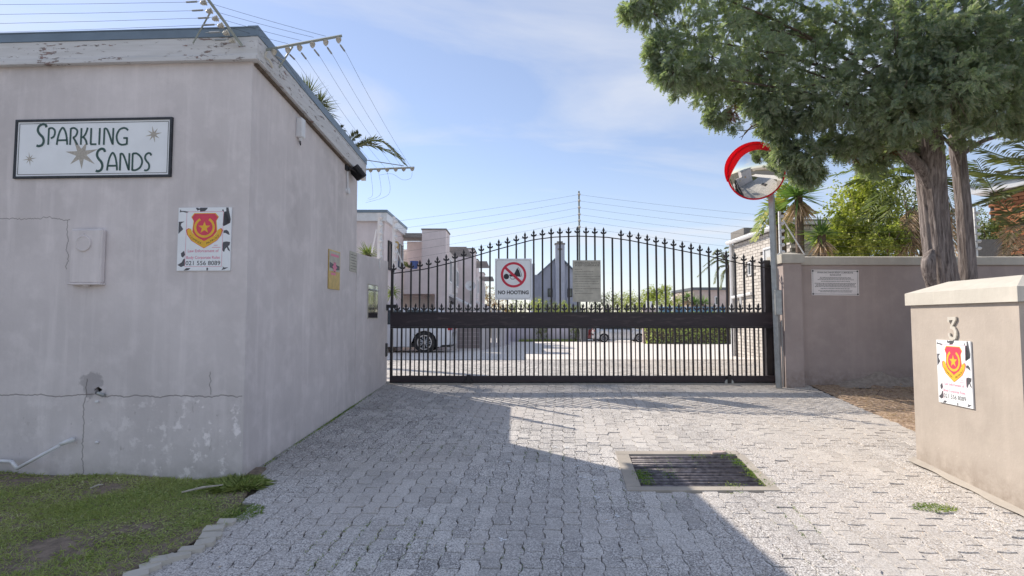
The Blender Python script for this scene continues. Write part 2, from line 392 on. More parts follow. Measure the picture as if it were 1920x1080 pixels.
M['ground'] = (lambda s: s.done(s.mix(s.ramp(s.noise(25, 5, .7), .4, .62), (.10, .085, .065), s.mix(s.ramp(s.noise(3, 4), .45, .6), (.20, .17, .14), (.10, .11, .045))), .95, 0, s.noise(60, 4), .01, .6, .1))(Nodes('joint_soil'))
M['sand'] = (lambda s: s.done(s.mix(s.ramp(s.noise(18, 5, .6), .35, .65), (.30, .26, .23), (.44, .38, .33)), .95, 0, s.noise(40, 4), .015, .6, .1))(Nodes('pale_sand'))
M['asphalt'] = simple('asphalt', (.12, .115, .11), .9, 0, .2, 40)
M['lawnsoil'] = (lambda s: s.done(s.mix(s.ramp(s.noise(16, 6, .7), .38, .60), (.17, .14, .11), (.29, .235, .19)), .95, 0, s.noise(60, 5), .012, .8, .1))(Nodes('lawn_soil'))
M['grass'] = leafmat('grass_blades', [(0.19, 0.233, 0.093), (0.278, 0.354, 0.133), (0.456, 0.489, 0.225), (0.342, 0.379, 0.159), (0.663, 0.648, 0.438)], .3)
M['weed'] = leafmat('weed_leaf', [(0.078, 0.155, 0.046), (0.186, 0.279, 0.078), (0.434, 0.419, 0.155)], .3)
M['cyp'] = leafmat('cypress_scale_leaf', [(0.12, 0.15, 0.126), (0.168, 0.228, 0.18), (0.24, 0.3, 0.222), (0.3, 0.3, 0.252), (0.312, 0.396, 0.264), (0.66, 0.672, 0.528)], .38, .6)
M['cypbrown'] = leafmat('dead_cypress_tuft', [(.16, .07, .04), (.22, .10, .06)], .2)
M['palm'] = leafmat('palm_leaflet', [(0.114, 0.148, 0.072), (0.186, 0.228, 0.1), (0.314, 0.321, 0.186)], .3, .4)
M['palmdark'] = leafmat('olive_palm_leaflet', [(0.078, 0.093, 0.054), (0.155, 0.171, 0.093), (0.248, 0.248, 0.155)], .25, .4)
M['deadpalm'] = leafmat('dead_frond', [(0.403, 0.295, 0.217), (0.589, 0.449, 0.341), (0.31, 0.217, 0.155)], .15, .8)
M['yucca'] = leafmat('yucca_blade', [(0.093, 0.171, 0.062), (0.171, 0.279, 0.093), (0.31, 0.388, 0.155)], .25, .4)
M['bush'] = leafmat('bright_bush_leaf', [(.12, .16, .05), (.24, .28, .08), (.40, .42, .13), (.56, .54, .20)], .4, .4)
M['olive'] = leafmat('olive_leaf', [(0.093, 0.116, 0.054), (0.155, 0.186, 0.078), (0.264, 0.264, 0.139)], .3, .5)
M['reddish'] = leafmat('rusty_leaf', [(0.109, 0.139, 0.046), (0.232, 0.155, 0.078), (0.388, 0.155, 0.093)], .3, .5)
M['hedge'] = leafmat('hedge_leaf', [(0.374, 0.462, 0.165), (0.572, 0.66, 0.242), (0.748, 0.792, 0.396)], .35, .5)
M['banana'] = leafmat('banana_leaf', [(0.155, 0.248, 0.078), (0.279, 0.341, 0.093), (0.527, 0.419, 0.124)], .3, .5)
def bark():
    s = Nodes('fibrous_bark'); v = s.pos((34, 34, 3.2)); a = s.noise(1, 7, .65, v, .6); b = s.noise(5, 5)
    col = s.mix(s.ramp(a, .35, .66), (.09, .075, .072), (.38, .335, .32)); col = s.mix(s.ramp(b, .4, .7, 0, .5), col, (.15, .125, .12))
    return s.done(col, .92, 0, a, .02, .9, .1)
M['bark'] = bark()
M['twig'] = simple('twig', (.17, .13, .10), .9, 0, .2, 30)
M['orangebrick'] = (lambda s: s.done(s.mix(s.n('ShaderNodeObjectInfo').outputs['Random'], (.36, .13, .06), (.56, .26, .13)), .85, 0, s.noise(60, 4), .004, .6))(Nodes('orange_clinker'))
M['mortar'] = simple('dark_mortar', (.12, .10, .09), .95)
M['greybrick'] = (lambda s: s.done(s.mix(s.g.outputs['Random Per Island'], (.46, .43, .40), (.58, .55, .51)), .85, 0, s.noise(30, 4), .003, .4))(Nodes('painted_pale_brick'))
M['greymortar'] = simple('grey_mortar', (.25, .235, .22), .95)
M['orange'] = simple('orange_beacon', (.8, .35, .05), .4)
M['bluepot'] = simple('blue_plastic', (.10, .18, .50), .5)
M['timber'] = simple('weathered_timber', (.30, .28, .27), .8)
# ------------------------------------------------------------------ foliage kit
def unit(a): return a/np.maximum(np.linalg.norm(a, axis=-1, keepdims=True), 1e-9)
class Blades:
    def __init__(s): s.V = []
    def add(s, p, d, side, L, W, droop=0.0, mid=.45):
        p = np.atleast_2d(p).astype(float); d = np.atleast_2d(d).astype(float); n = max(len(p), len(d))
        p = np.broadcast_to(p, (n, 3)); d = unit(np.broadcast_to(d, (n, 3)))
        side = np.cross(d, np.broadcast_to(side, (n, 3))); side = unit(side)
        L = np.broadcast_to(L, (n,))[:, None]; W = np.broadcast_to(W, (n,))[:, None]; dr = np.broadcast_to(droop, (n,))[:, None]
        z = np.array([0, 0, 1.])
        m = p+d*L*mid-z*L*dr*.25; t = p+d*L-z*L*dr
        s.V.append(np.stack([p, m-side*W/2, t, m+side*W/2], 1))
    def build(s, name, mat, parent=None, origin=None, **k):
        V = np.concatenate(s.V).reshape(-1, 3); n = len(V)//4; b = np.arange(n)[:, None]*4
        F = np.concatenate([b+np.array([[0, 1, 2]]), b+np.array([[0, 2, 3]])], 0)
        if origin is None: origin = ORG[parent.name] if parent else (0, 0, 0)
        return bigmesh(name, V, F, mat, parent, origin, **k)
def rdir(n): return unit(rng.normal(size=(n, 3)))
def leaf_blob(B, c, r, n, size, squash=(1,1,1), shell=.55, asp=.55):
    d = rdir(n); rad = (shell+(1-shell)*rng.random(n))[:, None]*np.where(rng.random(n) < .8, 1, rng.random(n))[:, None]
    p = np.array(c)+d*rad*r*np.array(squash)
    B.add(p, unit(d*.6+rdir(n)), rdir(n), size*rng.uniform(.6, 1.3, n), size*asp*rng.uniform(.7, 1.2, n), .1)
def tufts(B, c, r, n, size, sq=(1,1,.8), per=26, asp=.6):
    """leaf clumps at uneven places through a volume, so that gaps show between them"""
    c = np.array(c)
    for i in range(n):
        d = rdir(1)[0]; q = c+d*r*np.array(sq)*(rng.random()**.45); leaf_blob(B, q, r*rng.uniform(.16, .32), per, size, shell=.1, asp=asp)
def sprays(B, c, r, ntuft, per=9, L=.13, sq=(1,1,.75), down=.25):
    """feathery conifer sprays: flat fans of scale leaflets along short drooping axes"""
    c = np.array(c)
    d = rdir(ntuft); pos = c+d*r*np.array(sq)*(rng.random((ntuft, 1))**.4)
    out = unit(d+np.array([-.15, -.1, -down])+.5*rdir(ntuft))
    pos = np.repeat(pos, per, 0); ax = unit(np.repeat(out, per, 0)+.75*rdir(ntuft*per)); n = len(pos)
    pos = pos+rdir(n)*.03; ln = L*rng.uniform(.6, 1.25, n); nrm = unit(np.cross(ax, rdir(n)))
    side = np.cross(ax, nrm)
    K = 5
    for k in range(K):
        t = (k+.3)/K
        for sg in (-1, 1):
            b = pos+ax*(ln*t)[:, None]-np.array([0,0,1])*(ln*t*t*.25)[:, None]
            B.add(b, unit(ax+sg*side*.75+.15*rdir(n)), nrm, ln*(.40-.20*t), ln*.12, .1)
    B.add(pos, ax, nrm, ln*1.05, ln*.09, .2)
def catmull(L, n=8):
    L = [Vector(p) for p in L]; o = []
    for i in range(len(L)-1):
        a, b, c, d = L[max(i-1, 0)], L[i], L[i+1], L[min(i+2, len(L)-1)]
        for k in range(n):
            t = k/n; o.append(.5*((2*b)+(c-a)*t+(2*a-5*b+4*c-d)*t*t+(3*b-a-3*c+d)*t**3))
    return o+[L[-1]]
def frond(B, T, base, ctrl, tip, n=46, ll=.34, lw=.022, r=.012, hang=.35, vee=.5):
    """pinnate palm frond: rachis tube into T, leaflets into B"""
    pts = catmull([base, ctrl, tip], 10); T.tube(pts, [r*(1-.75*i/(len(pts)-1)) for i in range(len(pts))], 5)
    A = np.array([tuple(p) for p in pts]); t = np.linspace(.12, .99, n); idx = t*(len(A)-1); i0 = np.minimum(idx.astype(int), len(A)-2); fr = (idx-i0)[:, None]
    p = A[i0]*(1-fr)+A[i0+1]*fr; ax = unit(A[i0+1]-A[i0]); sd = unit(np.cross(ax, np.array([0,0,1.]))); up = np.cross(sd, ax)
    L = ll*np.sin(np.pi*(.12+.83*t))**.6
    for s_ in (-1, 1):
        d = unit(sd*s_+ax*.75+up*vee+.16*rdir(n)); B.add(p, d, up, L*rng.uniform(.8, 1.1, n), lw, hang*rng.uniform(.6, 1.4, n))
def rosette(B, c, n, L, W, up=.2, droop=.25):
    d = rdir(n); d[:, 2] = d[:, 2]*.75+up; B.add(np.array(c)+rdir(n)*.03, d, rdir(n)*.3+np.array([0,0,1.]), L*rng.uniform(.7, 1.1, n), W, droop*rng.uniform(.3, 1.6, n), .35)
def trunk_mesh(mb, pts, rad, n=40, ridge=.10, step=8, seed=0, freq=(5, 9, 17)):
    C = catmull(pts, step); m = len(C); rr = catmull([(x, 0, 0) for x in rad], step); rg = np.random.default_rng(seed); ph = rg.random(12)*6.28
    base = []
    for i, p in enumerate(C):
        t = (C[min(i+1, m-1)]-C[max(i-1, 0)]).normalized(); a = t.cross(Vector((0, 1, 0))).normalized(); b = t.cross(a); L = []
        for k in range(n):
            th = 2*math.pi*k/n; s_ = i*.16
            q = math.sin(freq[0]*th+ph[0]+s_*.5)*.45+math.sin(freq[1]*th+ph[1]-s_*.4)*.35+math.sin(freq[2]*th+ph[2]+s_)*.35+rg.normal()*.12
            L.append(p+(a*math.cos(th)+b*math.sin(th))*rr[i].x*(1+ridge*q))
        base.append(mb.pts(L))
    for i in range(m-1):
        for k in range(n): mb.f.append((base[i]+k, base[i]+(k+1)%n, base[i+1]+(k+1)%n, base[i+1]+k))
    return C
# ------------------------------------------------------------------ ground, paving, lawn
GR = (.89, 4.16, 2.02, 5.09)          # outer edge of the drain surround
HX0, HX1, HY0, HY1 = .99, 1.99, 4.25, 5.0
xs = sorted(set([-160, -60, -20, -8, -4, -2, 0, HX0, HX1, 3, 4, 6, 12, 30, 80, 160])); ys = sorted(set([-60, -8, -3, 0, 2, HY0, HY1, 6.5, 8.45, 12, 19, 30, 41, 60, 80, 200, 900]))
g = MB()
for j in range(len(ys)-1):
    for i in range(len(xs)-1):
        if xs[i] == HX0 and ys[j] == HY0: continue
        a, b, c, d = xs[i], xs[i+1], ys[j], ys[j+1]; dz = .018
        g.quad((a, c, gz(c)-dz), (b, c, gz(c)-dz), (b, d, gz(d)-dz), (a, d, gz(d)-dz))
link('ground', g, M['ground'], kind='structure')
driveway = place('driveway', None, None, (0, 0, 0), kind='structure')
PW, PL = .113, .176; SLX = .095
def lawn_edge(y):     # x of the lawn's right-hand border
    return np.interp(y, [2.0, 2.9, 3.15, 3.6, 4.27, 4.5], [-2.25, -2.06, -1.98, -1.83, -1.96, -2.0])
def bed_edge(y):      # x of the planting bed's border
    return np.interp(y, [3.0, 4.8, 5.7, 8.0, 8.4], [4.6, 3.95, 4.08, 4.35, 4.4])
def wall_x(y): return -2.11+.054*(y-4.407)
def zig(t):           # one side profile of the paver, t in 0..1 along its length
    return [(0, .007), (.18, .007), (.32, -.007), (.50, -.008), (.68, -.007), (.82, .007), (1, .007)]
def paver_proto(k):
    rg = np.random.default_rng(100+k); sg = 1 if k % 2 == 0 else -1; w, l, gp = PW/2, PL/2, .0019
    pr = [(t, s*sg) for t, s in zig(0)]; L = []
    for t, s in pr: L.append((-w+gp+s, -l+gp+t*(2*l-2*gp)))
    L.append((0, l-gp-.006*sg))
    for t, s in pr[::-1]: L.append((w-gp+s, -l+gp+t*(2*l-2*gp)))
    L.append((0, -l+gp-.006*sg))
    L = [(x+rg.normal()*.0016, y+rg.normal()*.0016) for x, y in L]; n = len(L); mb = MB()
    top = mb.pts([(x*.975, y*.985, .001*rg.normal()) for x, y in L]); mid = mb.pts([(x, y, -.004) for x, y in L]); bot = mb.pts([(x, y, -.022) for x, y in L])
    mb.f.append(tuple(range(top, top+n))[::-1])
    for a, b in ((top, mid), (mid, bot)):
        for i in range(n): mb.f.append((a+i, a+(i+1)%n, b+(i+1)%n, b+i))
    return mb
PROT = [paver_proto(k) for k in range(8)]
PMESH = []
for k, mb in enumerate(PROT):
    me = bpy.data.meshes.new('paver'); me.from_pydata([tuple(v) for v in mb.v], [], mb.f); me.materials.append(M['paver']); PMESH.append(me)
near = []; rest = []
for c in range(-60, 70):
    for r_ in range(6, 84):
        y = r_*PL+(PL/2 if c % 2 else 0); x = c*PW+SLX*(y-2); farz = y > 8.5
        if y < 1.7: continue
        if y < 8.5:
            if y > 4.42 and x < wall_x(y)-.05: continue
            if y <= 4.42 and x < lawn_edge(y)+.03: continue
            if x > bed_edge(y)+.02 : continue
            if 3.75 < y < 4.80 and x > 3.46: continue
            if x > .95*y+.5 or x < -.95*y-.5: continue
            if GR[0]+.07 < x-.09*(y-4.6) < GR[2]-.02 and GR[1]+.04 < y < GR[3]-.04: continue
        elif abs(x) > 7 or y > 14.4: continue
        k = (c % 2)+2*int(rng.integers(4)); 
        # settled, uneven bedding
        z = gz(y)+.0016*rng.normal()+.006*math.sin(x*1.7+y)*math.sin(y*1.3+1)
        if x > 2.6 and y < 4.4: z += .0018*rng.normal()
        tx, ty = rng.normal(0, .006), rng.normal(0, .005)+(math.atan(.07) if y < 8.45 else -.016)
        vis = y > 2.75 and abs(x)/y < .93
        (near if vis and len(near) < 4000 and not farz else rest).append((y, x, z, k, tx, ty, rng.normal(0, .012)))
near.sort()
# the near, left and right-hand pavers that show largest become parts of their own
parts, more = near[:300], near[300:]+rest
for y, x, z, k, tx, ty, rz in parts:
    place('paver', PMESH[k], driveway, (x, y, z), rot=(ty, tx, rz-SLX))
V = []; F = []; off = 0
PV = [np.array([tuple(v) for v in mb.v]) for mb in PROT]
big = MB()
for y, x, z, k, tx, ty, rz in more:
    m = np.array(Matrix.Translation((x, y, z)) @ Matrix.Rotation(rz-SLX, 4, 'Z') @ Matrix.Rotation(tx, 4, 'Y') @ Matrix.Rotation(ty, 4, 'X'))
    q = PV[k] @ m[:3, :3].T+m[:3, 3]; V.append(q); F += [tuple(off+i for i in f) for f in PROT[k].f]; off += len(q)
me = bpy.data.meshes.new('pavers_beyond'); me.from_pydata(np.concatenate(V).tolist(), [], F); me.materials.append(M['paver'])
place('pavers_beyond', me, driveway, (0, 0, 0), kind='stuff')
# courtyard paving beyond the reach of single pavers
cy = MB()
YS = [14.5, 19, 30, 41, 56]
for a, b in zip(YS, YS[1:]): cy.quad((-9, a, gz(a)+.002), (40, a, gz(a)+.002), (40, b, gz(b)+.002), (-9, b, gz(b)+.002))
cy.quad((7.1, 8.9, gz(8.9)+.002), (14, 8.9, gz(8.9)+.002), (14, 14.5, gz(14.5)+.002), (7.1, 14.5, gz(14.5)+.002))
def courtmat():
    s = Nodes('courtyard_paving'); bk = s.n('ShaderNodeTexBrick'); bk.inputs['Scale'].default_value = 1; bk.inputs['Brick Width'].default_value = .22; bk.inputs['Row Height'].default_value = .20; bk.inputs['Mortar Size'].default_value = .012
    bk.inputs['Color1'].default_value = (.72, .68, .64, 1); bk.inputs['Color2'].default_value = (.80, .75, .70, 1); bk.inputs['Mortar'].default_value = (.48, .44, .40, 1); s.l(s.g.outputs['Position'], bk.inputs['Vector'])
    return s.done(s.mix(s.ramp(s.noise(.6, 5), .35, .65, 0, .35), bk.outputs['Color'], (.64, .60, .56)), .9)
M['court'] = courtmat(); link('courtyard_paving', cy, M['court'], kind='structure')
ap = MB(); ap.quad((-7, -1.25, .05), (9, -1.25, .05), (9, 0, .05), (-7, 0, .05)); ap.quad((-7, 0, .05), (9, 0, .05), (9, 1.74, gz(1.74)+.001), (-7, 1.74, gz(1.74)+.001)); link('bounce_apron', ap, M['court'], kind='structure')  # unseen paving behind the viewpoint, added to bounce sunlight onto the walls
st = MB(); st.quad((-60, -9, .03), (60, -9, .03), (60, -1.2, .03), (-60, -1.2, .03)); link('street', st, M['asphalt'], kind='structure')
# lawn soil (gently bumpy) and grass
def lawn_z(x, y): return np.vectorize(gz)(y)+.012+.018*np.sin(x*2.1+1)*np.sin(y*2.7)+.012*np.sin(x*5.3+y*4)
nx, ny = 60, 46; V = []; F = []
for j in range(ny):
    y = 1.6+j*(4.62-1.6)/(ny-1)
    for i in range(nx):
        x1 = lawn_edge(y); x = x1-(1-i/(nx-1))**1.3*(4.2); z = float(lawn_z(np.array(x), np.array(y))); z = z if i < nx-1 else gz(y)-.01; V.append((x, y, z))
F = [(j*nx+i, j*nx+i+1, (j+1)*nx+i+1, (j+1)*nx+i) for j in range(ny-1) for i in range(nx-1)]
bigmesh('lawn_soil', V, F, M['lawnsoil'], kind='structure')
def vnoise(x, y, s, seed):
    a = np.sin(x*s+seed)*np.cos(y*s*1.3-seed)+np.sin(x*s*2.3-y*s*1.7+seed*2)*.6+np.cos(x*s*.6+y*s*3.1+seed*3)*.5
    return a
B = Blades(); n = 150000
y = 2.3+rng.random(n)**.9*2.3; x = lawn_edge(y)+.02-rng.random(n)*3.1
den = vnoise(x, y, 2.6, 1.7)+.5*vnoise(x, y, 7, 4); edge0 = lawn_edge(y)-x; keep = (den+rng.random(n)*1.6 > -.12+.45*(y < 3.05)+.25*(edge0 < .35)) & (y < 4.407+.05*(-2.11-x)-.005)
edge = lawn_edge(y)-x; keep &= ~((edge < .12) & (rng.random(n) < .7))
x, y, den = x[keep], y[keep], den[keep]; m = len(x); z = lawn_z(x, y)-.004
d = rng.normal(size=(m, 3)); d[:, 2] = np.abs(d[:, 2])*.55+.28; L = rng.uniform(.016, .052, m)*(1+.35*np.clip(den, 0, 1.5))
B.add(np.stack([x, y, z], 1), d, rdir(m), L, rng.uniform(.0028, .006, m), .25)
# longer, yellower blades in loose clumps
n = 16000; y = 2.4+rng.random(n)*2.2; x = lawn_edge(y)-.03-rng.random(n)*2.8; k = (vnoise(x, y, 4.4, 6) > .75) & (y < 4.407+.05*(-2.11-x)-.01); x, y = x[k], y[k]; m = len(x)
d = rng.normal(size=(m, 3)); d[:, 2] = np.abs(d[:, 2])+.35; B.add(np.stack([x, y, lawn_z(x, y)-.004], 1), d, rdir(m), rng.uniform(.04, .085, m), .0045, .45)
# clover-like low leaves
n = 9000; y = 2.5+rng.random(n)*2.0; x = lawn_edge(y)-rng.random(n)*2.6; k = (vnoise(x, y, 3.2, 9) > .45) & (y < 4.407+.05*(-2.11-x)-.02); x, y = x[k], y[k]; m = len(x)
d = rng.normal(size=(m, 3)); d[:, 2] = .25; B.add(np.stack([x, y, lawn_z(x, y)+.008+rng.random(m)*.014], 1), d, np.array([0,0,1.]), .016, .013, 0)
B.build('lawn_grass', M['grass'], kind='stuff', label='short patchy green grass in front of the mauve gatehouse wall', cat='grass')
def clump(name, c, r, n, L, label, mat='grass', flat=1.0, cat='weeds'):
    B = Blades(); a = rng.random(n)*6.28; q = rng.random(n)**.6*r; x = c[0]+np.cos(a)*q; y = c[1]+np.sin(a)*q*flat
    d = np.stack([np.cos(a)*.6, np.sin(a)*.6, np.full(n, .9)], 1)+.5*rdir(n); d[:, 2] = np.abs(d[:, 2])
    z = np.array([gz(t) for t in y]); B.add(np.stack([x, y, z], 1), d, rdir(n), rng.uniform(.4, 1.1, n)*L, .0055, .5)
    B.build(name, M[mat], kind='stuff', label=label, cat=cat)
clump('grass_tuft', (-2.06, 4.26), .17, 1300, .15, 'long green grass tuft at the foot of the gatehouse corner', cat='grass tuft', flat=.6)
clump('weed_patch', (-1.80, 3.78), .13, 700, .035, 'low green weed patch between the lawn edging and pavers', 'weed')
clump('joint_weeds', (2.88, 3.86), .14, 420, .04, 'small weeds in the paving joints by the address pillar', 'weed', .5)
# pale edging setts between lawn and driveway
SETT = ['nearest pale edging sett, at the bottom edge of the lawn border', 'second edging sett up from the near end of the lawn border', 'third edging sett up, leaning against the second one', 'fourth edging sett up the lawn border, set slightly left', 'middle edging sett of the row along the lawn', 'sixth edging sett, just below where the row steps towards the weeds', 'seventh edging sett, directly beside the low weed patch', 'eighth edging sett, above the middle of the weed patch', 'farthest edging sett, nearest to the gatehouse corner']
for i, (px, py) in enumerate([(272, 1068), (300, 1052), (322, 1040), (350, 1034), (374, 1022), (398, 1010), (408, 998), (414, 985), (436, 973)]):
    d = 1.56/(.07+(py-597.5)/FPX); x = PX(px, d)
    mb = MB(); w_ = rng.uniform(.05, .065); h_ = rng.uniform(.035, .05); a = rng.uniform(.15, .7)
    T_ = Matrix.Translation((x, d, gz(d)+.004)) @ Matrix.Rotation(a, 4, 'Z') @ Matrix.Rotation(rng.normal(0, .06), 4, 'X') @ Matrix.Rotation(rng.normal(0,.06), 4, 'Y')
    mb.M = T_; L = [(-w_, -h_), (-w_*.2, -h_*1.12), (w_, -h_*.9), (w_*1.05, h_*.2), (w_*.9, h_), (-w_*.1, h_*.95), (-w_*1.05, h_*.9)]
    L = [(p*rng.uniform(.88, 1.08), q*rng.uniform(.88, 1.08)) for p, q in L]; mb.prism(L, -.03, .016)
    link('edging_sett', mb, M['cap'], origin=(x, d, gz(d)), label=SETT[i], cat='paving block', group='pale edging setts along the lawn border')
# mulch bed on the right, pale sand ridge along the wall
nx, ny = 46, 40; V = []
for j in range(ny):
    y = 4.7+j*(8.27-4.7)/(ny-1); x0 = bed_edge(y)+.03
    for i in range(nx):
        x = x0+(i/(nx-1))**1.2*8; rid = .10*math.exp(-((8.27-y)/.16)**2)*(1+.4*math.sin(x*4))*min(1, max(0, (x-4.9)*1.2))
        V.append((x, y, gz(y)-.004+(0 if i == 0 else .012+.012*math.sin(x*6+y*5)*math.sin(y*7)+rid+.006*rng.normal())))
F = [(j*nx+i, j*nx+i+1, (j+1)*nx+i+1, (j+1)*nx+i) for j in range(ny-1) for i in range(nx-1)]
bigmesh('planting_bed_soil', V, F, M['soil'], kind='structure')
V = []; ny2 = 8
for j in range(ny2):
    y = 7.98+j*(8.27-7.98)/(ny2-1)
    for i in range(60):
        x = 4.75+i*.09; V.append((x, y, gz(y)+.01+.13*math.exp(-((8.27-y)/.13)**2)*(1+.35*math.sin(x*5)+.2*math.sin(x*13))*min(1, (x-4.7)*1.4)))
F = [(j*60+i, j*60+i+1, (j+1)*60+i+1, (j+1)*60+i) for j in range(ny2-1) for i in range(59)]
bigmesh('sand_ridge', V, F, M['sand'], kind='structure')
B = Blades(); n = 7000; y = 4.9+rng.random(n)*3.1; x = np.array([bed_edge(t) for t in y])+.02+rng.random(n)*2.4
d = rng.normal(size=(n, 3)); d[:, 2] = np.abs(d[:, 2])*.22; z = np.array([gz(t) for t in y])+.012+rng.random(n)*.02
B.add(np.stack([x, y, z], 1), d, rdir(n), rng.uniform(.02, .09, n), rng.uniform(.002, .007, n), .1)
B.build('mulch_litter', M['deadpalm'], kind='stuff', label='dry brown needles and leaf litter on the planting bed', cat='leaf litter')
mb = MB(); q = P(1640, 745, 7.55); mb.tube([q+Vector((-.04, 0, -.1)), q+Vector((.02, 0, .02)), q+Vector((.09, .02, .10))], [.008, .007, .004], 6)
mb.tube([q+Vector((.02, 0, .02)), q+Vector((.05, .0, .02)), q+Vector((.12, .0, .01))], .004, 5)
link('dry_twig', mb, M['twig'], origin=q, label='dry forked twig sticking up from the brown planting bed', cat='twig')
mb = MB(); a = Vector((PX(352, 4.02), 4.02, gz(4.02)+.045)); b = Vector((PX(425, 4.12), 4.14, gz(4.12)+.055)); mb.tube([a, (a+b)/2+Vector((0,0,.008)), b], [.006, .009, .004], 7)
link('dry_reed', mb, M['star'], origin=a, label='pale dry reed stalk lying on the lawn near the wall corner', cat='stick')
mb = MB(); a = Vector((PX(184, 4.1), 4.1, gz(4.1)+.045)); mb.tube([a, a+Vector((.05, .01, .02)), a+Vector((.09, .0, .025))], [.006, .008, .003], 6)
link('dry_leaf', mb, M['star'], origin=a, label='small curled dry leaf lying in the middle of the lawn', cat='leaf')
# little white litter and droppings on the pavers
B = Blades(); pp = [(px, py) for px, py in [(1040, 835), (1063, 836), (1080, 870), (1110, 895), (1118, 925), (1150, 960), (1165, 1015), (1172, 1028), (940, 1003), (1090, 890), (955, 862), (1140, 970)]]
for px, py in pp:
    d_ = 1.56/(.07+(py-597.5)/FPX); n = 7; c = np.array([PX(px, d_), d_, gz(d_)+.005]); B.add(c+rng.normal(size=(n, 3))*np.array([.012, .016, .0005]), np.c_[rng.normal(size=(n, 2)), np.zeros(n)], np.array([0, 0, 1.]), .02, .014)
B.build('white_litter', M['signwhite'], kind='stuff', label='white droppings and specks scattered on the shaded pavers', cat='droppings')
B = Blades(); n = 900; y = 2.7+rng.random(n)*5.4; x = rng.uniform(-1.7, 4.0, n); k = (x < np.array([bed_edge(t) for t in y])) & (x > wall_x(y)+.05) & ((x > 2.0) | (rng.random(n) < .35)); x, y = x[k], y[k]; n = len(x)
d = rng.normal(size=(n, 3)); d[:, 2] = np.abs(d[:, 2])*.15; B.add(np.stack([x, y, np.array([gz(t) for t in y])+.006], 1), d, np.array([0, 0, 1.])+.4*rdir(n), rng.uniform(.008, .03, n), rng.uniform(.003, .009, n), 0)
B.build('driveway_litter', M['deadpalm'], kind='stuff', label='tiny dry leaves and grit scattered over the driveway pavers', cat='litter')
# moss in the joints near the front and along the wall foot
B = Blades(); n = 9000; y = 2.7+rng.random(n)**1.5*2.6; c = rng.integers(-14, 16, n); x = c*PW+PW/2+SLX*(y-2)+rng.normal(0, .008, n)
k = (vnoise(x, y, 2.2, 3) > .5) & (x > -1.7); x, y = x[k], y[k]; n = len(x); d = rng.normal(size=(n, 3)); d[:, 2] = np.abs(d[:, 2])*.7
B.add(np.stack([x, y, np.array([gz(t) for t in y])-.004], 1), d, rdir(n), .011, .005)
n = 2600; y = 4.5+rng.random(n)*3.4; x = wall_x(y)+.012+np.abs(rng.normal(0, .014, n)); d = rng.normal(size=(n, 3)); d[:, 2] = np.abs(d[:, 2])
B.add(np.stack([x, y, np.array([gz(t) for t in y])], 1), d, rdir(n), .014, .006)
B.build('joint_moss', M['weed'], kind='stuff', label='yellowish moss in the paver joints and along the wall foot', cat='moss')
# ------------------------------------------------------------------ drain
dr = thing('drain', (1.5, 4.6, gz(4.6)), 'rectangular drain of dark round bars set in a worn concrete frame', 'drain')
def gp(x, y, dz=0): return Vector((x+.09*(y-4.6), y, gz(y)+dz))
fr = MB()
def slab(x0, y0, x1, y1, h=.006):
    b = [gp(x0, y0, h), gp(x1, y0, h), gp(x1, y1, h), gp(x0, y1, h)]; c = [gp(x0, y0, -.16), gp(x1, y0, -.16), gp(x1, y1, -.16), gp(x0, y1, -.16)]
    k = fr.pts(b+c); fr.f += [(k, k+1, k+2, k+3), (k, k+4, k+5, k+1), (k+1, k+5, k+6, k+2), (k+2, k+6, k+7, k+3), (k+3, k+7, k+4, k)]
X0, Y0, X1, Y1 = GR
for (a, b, c, d) in ((X0, Y0, X1, 4.235), (X0, 5.005, X1-.04, Y1), (X0, 4.24, 1.0, 5.0), (1.95, 4.24, X1, 5.0)):
    fr = MB(); slab(a, b, c, d, .006+rng.random()*.003); link('drain_edge', fr, M['concrete'], dr)
fr = MB(); fr.box((.9, 4.2, gz(4.2)-.20), (2.1, 5.06, gz(4.2)-.16)); fr.quad((.93,4.2,gz(4.2)-.2),(.93,5.06,gz(4.2)-.2),(.93,5.06,gz(5)-.02),(.93,4.2,gz(4.2)-.02)); link('drain_pit', fr, M['pit'], dr)
bar = MB(); bar.tube([(-.49, 0, 0), (.49, 0, 0)], .0165, 12)
bme = None
for i in range(12):
    y = 4.275+i*.0625
    if bme is None:
        o = link('bar', MB_ := (lambda m: (setattr(m, 'v', [v+gp(1.475, y, -.012) for v in m.v]), m)[1])(bar), M['bars'], dr, origin=gp(1.475, y, -.012), smooth=True); bme = o.data
    else: place('bar', bme, dr, gp(1.475+rng.normal(0, .012), y, -.012+.003*rng.normal()), rot=(0, rng.normal(0, .004), rng.normal(0, .006)))
B = Blades()
for cx, cy_, n, s in ((1.04, 4.5, 260, .05), (1.05, 4.36, 150, .05), (1.95, 4.55, 380, .03), (1.92, 4.8, 300, .03), (1.97, 4.33, 260, .03), (1.85, 5.03, 260, .04), (1.70, 4.23, 200, .03), (1.25, 4.5, 60, .04), (1.6, 5.02, 120, .03)):
    p = np.stack([cx+rng.normal(0, .035, n), cy_+rng.normal(0, .055, n), np.zeros(n)], 1); p[:, 0] += .09*(p[:, 1]-4.6); p[:, 2] = [gz(t)+.0 for t in p[:, 1]]
    d = rng.normal(size=(n, 3)); d[:, 2] = np.abs(d[:, 2])*.8; B.add(p, d, rdir(n), s*rng.uniform(.4, 1, n), .006, .3)
B.build('drain_weeds', M['weed'], kind='stuff', label='green and dry weeds growing round the ends of the drain bars', cat='weeds')
mb = MB(MB().M); mb.M = Matrix.Translation(gp(1.80, 5.03, .006)) @ Matrix.Rotation(.2, 4, 'Z'); mb.prism([(-.07, -.03), (.02, -.04), (.08, -.01), (.06, .03), (-.05, .035)], 0, .018)
